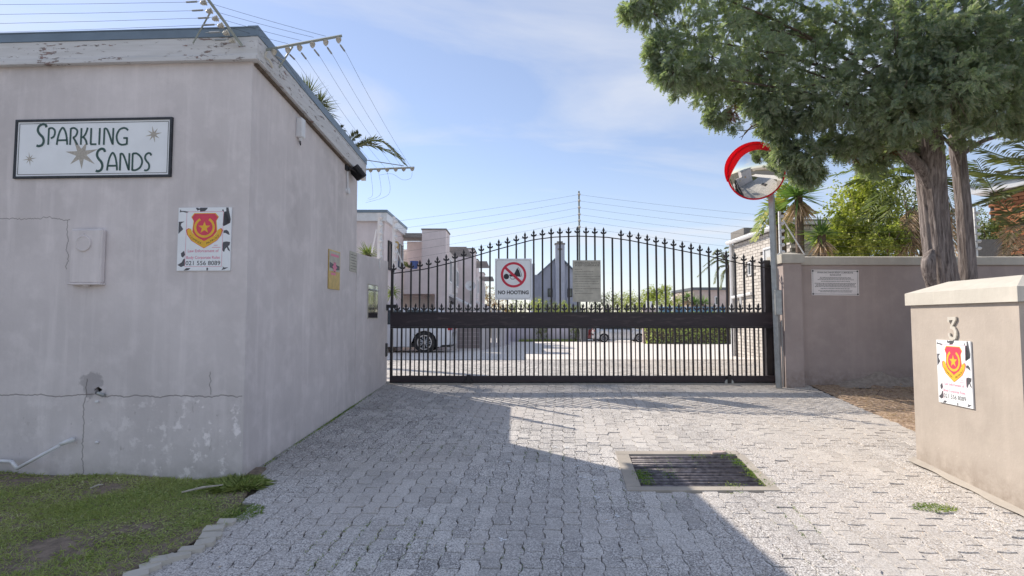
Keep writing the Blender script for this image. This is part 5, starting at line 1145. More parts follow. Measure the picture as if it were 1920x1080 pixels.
for a, b, d in ((P(1925, 420, 9.2), P(1895, 430, 9), P(1888, 470, 9)), (P(1935, 440, 9.2), P(1910, 445, 9), P(1880, 478, 8.9)), (P(1940, 460, 9.1), P(1915, 462, 9), P(1880, 500, 8.6))): frond(B, T, a, b, d, 34, .26, .014, .007, .3, .1)
B.build('dry_leaflets', M['deadpalm'], o, kind='stuff'); link('dry_stems', T, M['twig'], o)
# banana-like palm with ragged golden leaves left of the pole
c = P(1462, 400, 12.3); o = plant('fan_palm', (c.x, c.y, gz(12.3)), 'ragged yellowing palm leaves leaning left over the grey brick house', 'palm tree'); B = Blades(); T = MB()
for a, b in ((P(1440, 398, 12.2), P(1418, 432, 12.1)), (P(1440, 412, 12.2), P(1415, 450, 12.1)), (P(1445, 385, 12.2), P(1425, 410, 12)), (P(1470, 360, 12.2), P(1452, 350, 12)), (P(1480, 350, 12), P(1530, 335, 12)), (P(1470, 340, 12.2), P(1500, 320, 12.2)), (P(1455, 380, 12), P(1440, 370, 12.1)), (P(1490, 390, 12), P(1530, 400, 12)), (P(1470, 420, 12), P(1480, 450, 12)), (P(1480, 420, 12), P(1520, 450, 12.2))): frond(B, T, c, a, b, 20, .30, .07, .012, .2, .25)
B.build('ragged_leaves', M['banana'], o, kind='stuff'); link('leaf_stems', T, M['banana'], o); t = MB(); t.tube([(c.x, c.y, gz(12.3)), tuple(c)], .12, 9); link('trunk', t, M['twig'], o)
# palms behind the gatehouse roof
c = P(570, 200, 13.5); o = plant('yucca', (c.x, c.y, gz(13.5)), 'bushy palm head sticking up behind the blue roof edge', 'palm tree'); B = Blades(); rosette(B, P(578, 178, 13.5), 130, .62, .028, .4, .1); rosette(B, P(597, 196, 13.5), 120, .55, .028, .2, .15); rosette(B, P(603, 210, 13.4), 80, .5, .028, 0, .2); B.build('crown', M['palmdark'], o, kind='stuff'); t = MB(); t.tube([(c.x, c.y, gz(13.5)), tuple(c)], .12, 8); link('trunk', t, M['twig'], o)
c = P(640, 295, 12.4)
palm('feather_palm', c, [(P(706, 262, 12.4), P(759, 309, 12.3)), (P(690, 272, 12.6), P(755, 298, 12.6)), (P(660, 262, 12.4), P(672, 252, 12.4)), (P(670, 275, 12.6), P(700, 262, 12.7)), (P(630, 250, 12.6), P(640, 240, 12.7)), (P(600, 290, 12.4), P(560, 330, 12.4))], 'palm whose arching frond pokes out past the gatehouse roof end', .32, 60, 'palmdark', lw=.022, r=.012)
c = P(690, 478, 9.6); o = plant('small_palm', (c.x, c.y, gz(9.6)), 'small palm behind the low mauve wall left of the gate', 'palm tree'); B = Blades(); rosette(B, c, 110, .30, .02, .35, .2); rosette(B, P(735, 545, 10), 70, .28, .02, 0, .3); B.build('crown', M['palm'], o, kind='stuff'); t = MB(); t.tube([(c.x, c.y, gz(9.6)), tuple(c)], .06, 8); link('trunk', t, M['twig'], o)
# ------------------------------------------------------------------ orange brick house on the right
oh = thing('brick_house', (P(1900, 470, 13.5).x, 13.5, gz(13.5)), 'orange clinker brick house behind the palm fronds at the right edge', 'house')
Yh = 13.5; hx = PX(1862, Yh); uh = Vector((.43, -.90, 0)).normalized(); FH = frame((hx, Yh, 0), uh); ang = math.atan2(uh.y, uh.x)
zb0, zt0_ = gz(Yh), PZ(360, Yh); f = MB(FH); f.box((.02, 0, -5), (2.6, zt0_, -.03)); link('core_wall', f, M['mortar'], oh)
bmb = MB(); bmb.bbox((-.112, -.03, -.037), (.112, .03, .037), .007); bm_ = bpy.data.meshes.new('brick'); bm_.from_pydata([tuple(v) for v in bmb.v], [], bmb.f); bm_.materials.append(M['orangebrick'])
cnt = 0; r_ = 0
while True:
    zz = PZ(478, Yh)+r_*.086
    if zz > zt0_-.03: break
    for c_ in range(10):
        q = FH @ Vector((.115+(r_ % 2)*.12+c_*.24, zz, -.02+rng.normal(0, .006))); place('brick', bm_, oh, q, rot=(0, rng.normal(0, .01), ang+rng.normal(0, .01))); cnt += 1
    r_ += 1
f = MB(FH); f.box((-.25, zt0_+.001, -5), (2.7, zt0_+.17, .22)); link('eaves', f, M['white'], oh)
f = MB(FH); f.box((-.28, zt0_+.171, -5), (2.75, zt0_+.23, .26)); link('roof', f, M['roofblue'], oh)
f = MB(); Yq = 11.5; f.box((PX(1838, Yq), Yq, gz(Yq)), (PX(1885, Yq), Yq+.25, PZ(448, Yq))); rw = thing('garden_stub_wall', (PX(1860, Yq), Yq, gz(Yq)), 'short greyish stone wall beside the orange brick house', 'wall'); link('wall', f, M['greymortar'], rw)
# ------------------------------------------------------------------ pale painted brick house behind the gate, right
bh = thing('painted_brick_house', (6.5, 14.5, gz(14.5)), 'pale painted brick house with white gutter behind the right gate end', 'house')
X_ = 6.5; Y0_, Y1_ = 12.9, 16.3; zt1 = 3.80
f = MB(); f.box((X_+.04, Y0_+.04, .2), (X_+1.9, Y1_, zt1)); link('core_wall', f, M['greymortar'], bh)
f = MB(); wy0, wy1, wz0, wz1 = 13.2, 14.28, 2.30, 3.42; sy0, sy1, sz0, sz1 = 15.02, 15.22, 2.78, 3.15
for r_ in range(44):
    zz = .35+r_*.0855
    if zz > zt1-.05: break
    y = Y0_+.02-(r_ % 2)*.15
    while y < Y1_-.05:
        a_, b_ = max(y, Y0_+.005), min(y+.295, Y1_)
        if b_-a_ > .04 and not (zz+.08 > wz0 and zz < wz1 and b_ > wy0 and a_ < wy1) and not (zz+.08 > sz0 and zz < sz1 and b_ > sy0 and a_ < sy1): f.box((X_-.003*rng.random(), a_, zz), (X_+.05, b_-.012, zz+.076))
        y += .305
    x = X_+.02+(r_ % 2)*.15
    while x < X_+1.6: f.box((x, Y0_-.003*rng.random(), zz), (x+.293, Y0_+.05, zz+.076)); x += .305
link('bricks', f, M['greybrick'], bh, kind='stuff')
wd = MB(); wd.box((X_-.01, wy0, wz0), (X_+.035, wy0+.05, wz1)); wd.box((X_-.01, wy1-.05, wz0), (X_+.035, wy1, wz1)); wd.box((X_-.01, wy0+.05, wz0), (X_+.035, wy1-.05, wz0+.05)); wd.box((X_-.01, wy0+.05, wz1-.05), (X_+.035, wy1-.05, wz1)); wd.box((X_-.01, 13.72, wz0+.05), (X_+.035, 13.76, wz1-.05)); wn = link('window', wd, M['white'], bh)
f = MB(); f.box((X_+.02, wy0+.05, wz0+.05), (X_+.03, wy1-.05, wz1-.05)); link('pane', f, M['lens'], wn)
f = MB(); f.box((X_-.05, wy0-.05, wz0-.10), (X_+.03, wy1+.05, wz0-.005)); link('sill', f, M['cap'], wn)
wd = MB(); wd.box((X_-.01, sy0, sz0), (X_+.035, sy1, sz0+.03)); wd.box((X_-.01, sy0, sz1-.03), (X_+.035, sy1, sz1)); wd.box((X_-.01, sy0, sz0+.03), (X_+.035, sy0+.03, sz1-.03)); wd.box((X_-.01, sy1-.03, sz0+.03), (X_+.035, sy1, sz1-.03)); wn = link('window', wd, M['white'], bh)
f = MB(); f.box((X_+.02, sy0+.03, sz0+.03), (X_+.03, sy1-.03, sz1-.03)); link('pane', f, M['glass'], wn)
f = MB(); f.box((X_-.12, Y0_-.1, zt1+.001), (X_+1.95, Y1_+.05, zt1+.07)); f.tube([(X_-.12, Y0_-.1, zt1+.03), (X_-.12, Y1_+.05, zt1+.03)], .06, 8); link('gutter', f, M['white'], bh)
f = MB(); f.box((X_-.06, Y0_, zt1+.071), (X_+1.9, Y1_, zt1+.13)); f.box((X_-.02, Y1_-.9, zt1+.131), (X_+.9, Y1_+.02, zt1+.34)); link('roof', f, M['greymortar'], bh)
f = MB(); f.tube([(X_-.06, Y1_-.06, .3), (X_-.06, Y1_-.06, zt1)], .05, 7); link('downpipe', f, M['white'], bh)
f = MB(); f.tube([(X_-.06, 16.2, 2.22), (X_-.06, 14.9, 2.28)], .045, 7); f.tube([(X_-.06, 15.9, 2.2), (X_-.06, 15.9, 1.2)], .03, 6); f.tube([(X_-.06, 15.6, 2.2), (X_-.06, 15.6, 1.7)], .03, 6); link('waste_pipe', f, M['white'], bh)
# ------------------------------------------------------------------ townhouse row on the left beyond the gate
def windowbox(o, lo, hi, ax, frm='white', mull=1):
    """window in a wall facing +x (ax=0) or -y (ax=1)"""
    f = MB(); x0, y0, z0 = lo; x1, y1, z1 = hi; t = .06
    if ax == 0:
        for a, b in (((x0, y0, z0), (x1, y1, z0+t)), ((x0, y0, z1-t), (x1, y1, z1)), ((x0, y0, z0+t), (x1, y0+t, z1-t)), ((x0, y1-t, z0+t), (x1, y1, z1-t))): f.box(a, b)
        for k in range(mull): m_ = y0+(y1-y0)*(k+1)/(mull+1); f.box((x0, m_-.02, z0+t), (x1, m_+.02, z1-t))
        g_ = ((x0+.001, y0+t, z0+t), (x0+.02, y1-t, z1-t))
    else:
        for a, b in (((x0, y0, z0), (x1, y1, z0+t)), ((x0, y0, z1-t), (x1, y1, z1)), ((x0, y0, z0+t), (x0+t, y1, z1-t)), ((x1-t, y0, z0+t), (x1, y1, z1-t))): f.box(a, b)
        for k in range(mull): m_ = x0+(x1-x0)*(k+1)/(mull+1); f.box((m_-.02, y0, z0+t), (m_+.02, y1, z1-t))
        g_ = ((x0+t, y1-.02, z0+t), (x1-t, y1-.001, z1-t))
    w_ = link('window', f, M[frm], o); f = MB(); f.box(*g_); link('pane', f, M['glass'], w_)
G2 = lambda d: gz(d)
# first house: gable wing with a window, recess with balcony, tower
Yf = 18.0; th = thing('townhouse', (PX(760, 20), 20, G2(20)), 'nearest mauve townhouse with tower, balcony and carport behind the white car', 'house')
xr = PX(719, Yf); zt2 = PZ(414, Yf)
f = MB(); f.box((-12, Yf, 0), (xr, 21.2, zt2)); link('wing_wall', f, M['housewall'], th)
f = MB(); f.box((-12, Yf-.12, zt2+.001), (xr+.10, 21.3, zt2+.27)); link('fascia', f, M['white'], th)
f = MB(); f.box((-12, Yf-.15, zt2+.271), (xr+.12, 21.35, zt2+.36)); link('roof', f, M['roofblue'], th)
f = MB(); f.tube([(xr-.10, Yf-.06, .5), (xr-.10, Yf-.06, zt2)], .05, 8); link('downpipe', f, M['white'], th)
windowbox(th, (xr+.001, 18.5, PZ(505, 18.5)), (xr+.05, 19.1, PZ(450, 18.5)), 0, 'dark', 0)
windowbox(th, (xr+.001, 19.9, PZ(505, 20.2)), (xr+.05, 21.0, PZ(455, 20.5)), 0, 'white', 1)
f = MB(); f.bbox((xr+.001, 19.55, PZ(468, 20)), (xr+.12, 19.75, PZ(455, 20)), .01); link('wall_lamp', f, M['brass'], th)
xa_, xb_, xc_ = xr+.001, PX(790, 21), PX(835, 21)
f = MB(); f.box((xa_, 21.9, 2.4), (xb_, 22.1, PZ(452, 21.9))); link('recess_wall', f, M['housewall'], th)
f = MB(); f.box((PX(757, 21), 21, PZ(551, 21)), (xb_-.001, 21.18, PZ(504, 21))); link('balcony_parapet', f, M['housewall'], th)
f = MB(); f.box((xb_, 21, PZ(551, 21)), (xc_, 22.3, PZ(430, 21))); f.box((PX(815, 21), 21.02, G2(21)), (xc_-.002, 22.2, PZ(551, 21)-.002)); link('tower', f, M['housewall'], th)
f = MB(); f.box((xb_-.03, 20.97, PZ(430, 21)+.001), (xc_+.03, 22.33, PZ(430, 21)+.05)); link('tower_coping', f, M['greymortar'], th)
f = MB(); f.box((-6, 22.6, G2(22)), (PX(815, 22), 22.8, 2.6)); f.box((-6, 21.2, PZ(551, 21)-.01), (xb_, 22.6, PZ(551, 21)+.01)); link('carport_back', f, M['slat'], th)
for k in range(5):
    f = MB(); f.box((xa_-.3, 21.0+k*.24, PZ(444, 21)-.0), (xb_-.02, 21.09+k*.24, PZ(444, 21)+.16)); link('pergola_slat', f, M['timber'], th)
f = MB(); f.lathe((PX(776, 21.5), 21.5, PZ(504, 21.5)), (0,0,1), [(0, .12), (.3, .17), (.3, 0)], 12); bp = link('plant_pot', f, M['bluepot'], origin=(PX(776, 21.5), 21.5, PZ(504, 21)), label='blue tub standing on the townhouse balcony', cat='tub')
for px in (757, 766):
    o = plant('potted_plant', (PX(px, 21.4), 21.4, PZ(504, 21.4)), 'small dark potted plant on the townhouse balcony, %s' % ('by the wing wall' if px < 760 else 'nearer the blue tub'), 'plant'); B = Blades(); tufts(B, (PX(px, 21.4), 21.4, PZ(497, 21.4)), .17, 9, .05); B.build('foliage', M['olive'], o, kind='stuff')
# side of the row, three more bays receding
def bay(y0, y1, x0, x1, ztw, label, first=False):
    o = thing('townhouse', (x0, y0, G2(y0)), label, 'house')
    f = MB(); f.box((x0-3.5, y0+.02, 0), (x0, y1, ztw-.55)); link('side_wall', f, M['offwhite'], o)
    yt = y1-1.6
    f = MB(); f.box((x0-1.2, yt, 0), (x1, y1+.3, ztw)); link('tower', f, M['housewall'], o)
    f = MB(); f.box((x0-1.25, yt-.04, ztw+.001), (x1+.04, y1+.34, ztw+.05)); link('tower_coping', f, M['greymortar'], o)
    for k in range(5): f = MB(); yk = y0+.35+k*.62; f.box((x0-1, yk, ztw-.53), (x0+.75, yk+.10, ztw-.40)); link('pergola_slat', f, M['timber'], o)
    f = MB(); f.box((x0-.2, y0+2.0, 2.75), (x0+.14, y0+3.1, 3.9)); link('bay_wall', f, M['offwhite'], o)
    windowbox(o, (x0+.141, y0+2.1, 3.0), (x0+.18, y0+3.0, 3.75), 0, 'white', 1)
    windowbox(o, (x0+.001, y0+.6, 3.1), (x0+.04, y0+1.5, 4.1), 0, 'white', 1)
    f = MB(); k = f.pts([(x0, y0+.5, 2.55), (x0+.75, y0+.5, 2.15), (x0+.75, y0+3.4, 2.15), (x0, y0+3.4, 2.55), (x0, y0+.5, 2.63), (x0+.78, y0+.5, 2.22), (x0+.78, y0+3.4, 2.22), (x0, y0+3.4, 2.63)]); f.f += [tuple(k+i for i in q) for q in ((0,3,2,1),(4,5,6,7),(0,1,5,4),(1,2,6,5),(2,3,7,6),(3,0,4,7))]; link('door_canopy', f, M['white'], o)
    f = MB(); f.box((x0+.001, y0+1.2, G2(y0)), (x0+.04, y0+2.2, 2.35)); link('door', f, M['dark'], o)
    return o
bay(22.3, 28.2, PX(838, 22.3), PX(889, 27), 4.95, 'second mauve townhouse bay with pergola slats and a satellite dish')
bay(28.5, 33.5, PX(885, 28.5), PX(897, 33), 5.0, 'third mauve townhouse bay, farther down the row')
bay(33.8, 38.0, PX(897, 33.8)+.1, PX(906, 38)+.1, 4.6, 'farthest narrow townhouse bay at the end of the row')
c = P(882, 536, 26.0); sd = thing('satellite_dish', (c.x, 26.4, 1.9), 'white round satellite dish mounted in front of the townhouse tower', 'satellite dish')
f = MB(); f.lathe(c, Vector((.1, -1, .25)), [(-.04+.08*(i/8)**2, .245*i/8) for i in range(9)], 28); link('dish', f, M['white'], sd, smooth=True)
f = MB(); f.tube([c, (c.x+.02, 26.3, 2.1)], .035, 7); f.tube([(c.x-.6, 26.2, 2.0), (c.x+.55, 26.2, 2.0), (c.x+.75, 26.2, 1.5)], .03, 6); link('mast', f, M['galv'], sd)
f = MB(); f.lathe(P(687, 404, 18.3), (0,0,1), [(-.10, .07), (.06, .07), (.09, .04), (.09, 0)], 12); link('roof_beacon', f, M['orange'], origin=P(687, 404, 18.3), label='small orange beacon on the nearest townhouse roof edge', cat='lamp')
# slatted courtyard fence and pale pillars to the right of the white car
Yw = 21.6; sf = thing('slatted_fence', (PX(880, Yw), Yw, G2(Yw)), 'mauve horizontal board fence between white pillars behind the gate', 'fence')
for k in range(9): f = MB(); z0_ = G2(Yw)+.05+k*.155; f.box((PX(858, Yw), Yw, z0_), (PX(900, Yw), Yw+.03, z0_+.148)); link('board', f, M['slat'], sf)
for px, Yq in ((851, 21.5), (905, 21.5), (915, 23), (926, 25), (936, 27), (944, 29)):
    x = PX(px, Yq); f = MB(); f.bbox((x-.11, Yq, G2(Yq)-.1), (x+.11, Yq+.22, G2(Yq)+1.75), .01); link('white_pillar', f, M['offwhite'], origin=(x, Yq, G2(Yq)), label='white square pillar in the row beside the townhouse driveway', cat='pillar', group='white pillars beside the townhouses')
f = MB(); f.box((PX(948, 31), 31, G2(31)-.2), (PX(950, 31)+.15, 42, G2(31)+1.6)); f.box((PX(950, 41.5), 42.0, G2(42)-.2), (PX(1092, 42), 42.2, G2(42)+1.75)); link('lilac_wall', f, M['lilac'], origin=(0, 42, G2(42)), label='long lilac white garden wall at the far end of the court', cat='wall')
for i, (px, r_) in enumerate(((1016, .55), (1080, .5))):
    bush('wall_bush', px, 622, 41.4, r_, 40, .09, 'olive', ('dark bush against the lilac wall, left of the bin', 'dark bush directly beside the wheelie bin')[i], 'bush', (1,.6,1.2), per=20, trunk=False)
clumpB = Blades(); n = 2600; x = rng.uniform(PX(975, 41), PX(1085, 41), n); d = rdir(n); d[:, 2] = np.abs(d[:, 2]); clumpB.add(np.stack([x, 41.2+rng.random(n)*.7, np.full(n, G2(41))], 1), d, rdir(n), .22, .04); clumpB.build('grass_verge', M['grass'], kind='stuff', label='narrow green verge along the foot of the lilac wall', cat='grass')
# A-frame house
Ya_ = 52; ah = thing('steep_roofed_house', (PX(1048, Ya_), Ya_, gz(50)), 'haze tinted blue grey steep gabled house with a tall central chimney', 'house')
def wp_(px, py, Y): return (PX(px, Y), PZ(py, Y))
f = MB(frame((0, Ya_, 0), (1, 0, 0))); pk = wp_(1048, 480, Ya_); L = [wp_(1009, 610, Ya_), wp_(1088, 610, Ya_), wp_(1088, 520, Ya_), pk, wp_(1009, 516, Ya_)]; L = [(a, b) for a, b in L]; L[0] = (L[0][0], -.6); L[1] = (L[1][0], -.6); f.prism(L, -9, 0); link('gable_wall', f, M['hazeblue'], ah)
f = MB(); 
for s_, a_ in ((-1, L[4]), (1, L[2])):
    p_ = pk; k = f.pts([(p_[0], Ya_-.25, p_[1]+.02), (p_[0], Ya_+9, p_[1]+.02), (a_[0]+s_*.2, Ya_+9, a_[1]-.15), (a_[0]+s_*.2, Ya_-.25, a_[1]-.15), (p_[0], Ya_-.25, p_[1]+.14), (p_[0], Ya_+9, p_[1]+.14), (a_[0]+s_*.2, Ya_+9, a_[1]-.03), (a_[0]+s_*.2, Ya_-.25, a_[1]-.03)]); f.f += [tuple(k+i for i in q) for q in ((0,1,2,3),(4,7,6,5),(0,3,7,4),(3,2,6,7))]
link('roof', f, M['roofblue'], ah)
f = MB(); a_ = wp_(1041, 459, Ya_); b_ = wp_(1058, 459, Ya_); f.box((a_[0], Ya_-.6, -.6), (b_[0], Ya_-.001, a_[1])); ch = link('chimney', f, M['hazeblue'], ah)
f = MB(); f.box((a_[0]-.06, Ya_-.66, a_[1]+.001), (b_[0]+.06, Ya_+.05, a_[1]+.12)); f.box((a_[0]+.15, Ya_-.5, a_[1]+.12), (b_[0]-.15, Ya_-.1, a_[1]+.30)); f.box((a_[0]+.2, Ya_-.61, a_[1]-.55), (b_[0]-.2, Ya_-.601, a_[1]-.38)); link('chimney_cap', f, M['greymortar'], ch)
for p0, p1 in ((1027, 1036), (1064, 1073)): windowbox(ah, (PX(p0, Ya_), Ya_-.06, PZ(557, Ya_)), (PX(p1, Ya_), Ya_-.001, PZ(541, Ya_)), 1, 'dark', 0)
f = MB(); f.box((PX(996, 50), 50, -.6), (PX(1003, 50), 56, PZ(494, 50))); f.box((PX(1003, 50)+.001, 51, -.6), (PX(1009, 51), 56, PZ(515, 51))); link('side_block', f, M['hazeblue'], ah)
# low pinkish building, blue shade cloth fence
Yp = 46; pb = thing('flat_roofed_building', (PX(1340, Yp), Yp, -.2), 'low dull pink flat roofed building behind the yuccas', 'building')
f = MB(); f.box((PX(1300, Yp), Yp, -.5), (PX(1400, Yp), Yp+6, PZ(544, Yp))); link('wall', f, M['pink'], pb); f = MB(); f.box((PX(1298, Yp), Yp-.2, PZ(544, Yp)+.001), (PX(1400, Yp), Yp+6, PZ(539, Yp))); link('roof_edge', f, M['bin'], pb)
windowbox(pb, (PX(1340, Yp), Yp-.05, PZ(572, Yp)), (PX(1347, Yp), Yp-.001, PZ(556, Yp)), 1, 'white', 0)
Yc_ = 34; bf = thing('shade_fence', (PX(1320, Yc_), Yc_, 0), 'blue shade cloth fence between white posts above the hedge', 'fence')
for k, px in enumerate(range(1234, 1450, 27)):
    if px < 1440: f = MB(); f.box((PX(px, Yc_)+.06, Yc_, .9), (PX(px+27, Yc_)-.06, Yc_+.02, PZ(575, Yc_))); link('cloth_panel', f, M['screen'], bf)
    f = MB(); f.box((PX(px, Yc_)-.04, Yc_-.03, gz(Yc_)), (PX(px, Yc_)+.04, Yc_+.05, PZ(573, Yc_))); link('post', f, M['white'], bf)
f = MB(); f.box((PX(1205, 36), 36, gz(36)), (PX(1234, 36), 36.2, PZ(577, 36))); link('salmon_wall', f, M['pink'], origin=(PX(1220, 36), 36, gz(36)), label='short salmon coloured wall left of the blue shade fence', cat='wall')
for i, px in enumerate((1214, 1221, 1232)):
    f = MB(); f.box((PX(px, 38)-.07, 38, gz(38)), (PX(px, 38)+.07, 38.12, PZ(566-i, 38))); link('white_post', f, M['white'], origin=(PX(px, 38), 38, gz(38)), label=('leftmost', 'middle', 'rightmost, nearest the lime tree top')[i]+' thin white garden post behind the salmon wall', cat='post', group='thin white posts behind the salmon wall')
# hedges
def hedge(px0, px1, Y, top, label):
    x0, x1 = PX(px0, Y), PX(px1, Y); zb_, zt_2 = gz(Y), PZ(top, Y); o = thing('hedge', ((x0+x1)/2, Y+.4, zb_), label, 'hedge'); n = int((x1-x0)*(zt_2-zb_)*190+900)
    x = rng.uniform(x0, x1, n); z = zb_+(zt_2-zb_)*rng.random(n)**.85; y = Y+np.abs(rng.normal(0, .10, n))+.09*np.sin(x*5.1)*np.sin(z*7+x*2); k = rng.random(n) < .16; y[k] = Y+rng.random(k.sum())*.8; z[k] = zt_2+rng.normal(0, .05, k.sum())
    B = Blades(); d = rng.normal(size=(n, 3)); d[:, 1] -= .5; B.add(np.stack([x, y, z], 1), d, rdir(n), .10*rng.uniform(.6, 1.3, n), .07, .1); B.build('foliage', M['hedge'], o, kind='stuff')
    f = MB(); f.box((x0+.1, Y+.25, zb_), (x1-.1, Y+.7, zt_2-.12)); link('stems', f, M['twig'], o)
hedge(1208, 1384, 34.5-1.5, 588, 'long clipped pale green hedge behind the silver hatchback')
hedge(1404, 1450, 26.5, 585, 'shorter pale green hedge near the right gate post')
f = MB(); x = PX(1394, 30); f.bbox((x-.16, 30, gz(30)), (x+.16, 30.3, PZ(600, 30)), .01); link('grey_post', f, M['concrete'], origin=(x, 30, gz(30)), label='pale square post standing in the gap between the hedges', cat='post')
# far trees: each its own crown and trunk
ft_ = [('reddish', 918, 560, 47, 1.5, 60, .12, 'rusty leaved tree beside the end of the townhouses', [(935, 575, 46, 1.2, 40), (905, 590, 46, 1.0, 30)]),
 ('olive', 965, 580, 49, 1.3, 50, .12, 'olive tree hidden partly behind the no hooting sign', [(950, 590, 48, 1, 30)]),
 ('bush', 1005, 572, 46, .9, 50, .10, 'yellowish bush left of the steep gabled house', []),
 ('olive', 1030, 580, 45, .9, 50, .10, 'dull green bush below the left gable window', []),
 ('bush', 1060, 580, 46, .85, 50, .10, 'yellow green bush before the chimney house', [(1045, 588, 46, .7, 30)]),
 ('olive', 1088, 583, 46, .8, 40, .10, 'small olive bush under the faded gate notice', []),
 ('olive', 1140, 570, 50, 1.4, 70, .12, 'broad olive tree right of the faded gate notice', [(1120, 582, 50, 1.2, 50)]),
 ('bush', 1175, 563, 52, 1.3, 70, .12, 'yellowish bushy tree in the middle of the tree line', [(1160, 580, 51, 1.1, 40)]),
 ('olive', 1205, 568, 56, 1.5, 70, .12, 'greyish tree farther back in the tree line', [(1190, 580, 55, 1.2, 40)]),
 ('bush', 1225, 553, 42, .85, 80, .11, 'bright lime green tree with a dark leader', [(1245, 548, 42, .8, 60), (1212, 572, 41, .7, 40), (1262, 568, 42, .8, 50), (1240, 570, 41, .9, 50)]),
 ('olive', 1272, 578, 44, .7, 40, .10, 'low dark shrub between the lime tree and the yuccas', [])]
for mat_, px, py, Y, r_, n_, s_, lab, ex in ft_: bush('garden_tree', px, py, Y, r_, n_, s_, mat_, lab, 'tree', (1,.8,.8), ex, per=22)
yucca(1288, 558, 38, 110, .75, 'green yucca in front of the pink building, left one', ((0,0,0), (.5,.1,-.3)), .08)
yucca(1318, 568, 38, 110, .8, 'green yucca in front of the pink building, right one', ((0,0,0),), .08)
c = P(1368, 500, 33); o = plant('palm_tree', (c.x, c.y, gz(33)), 'loose crowned palm between the pink building and the brick house', 'palm tree'); B = Blades(); T = MB()
for a, b in (((1345, 488), (1308, 518)), ((1350, 480), (1320, 498)), ((1350, 470), (1338, 476)), ((1370, 468), (1362, 464)), ((1385, 485), (1390, 520)), ((1350, 500), (1340, 530)), ((1360, 475), (1385, 470)), ((1358, 510), (1352, 540)), ((1378, 500), (1380, 545))): frond(B, T, c, P(a[0], a[1], 33), P(b[0], b[1], 33), 34, .42, .06, .03, .4, .2)
B.build('crown', M['olive'], o, kind='stuff'); T.tube(catmull([(c.x-.15, 33, gz(33)), (c.x-.2, 33, 2), tuple(c)], 6), .11, 8); link('trunk', T, M['twig'], o)
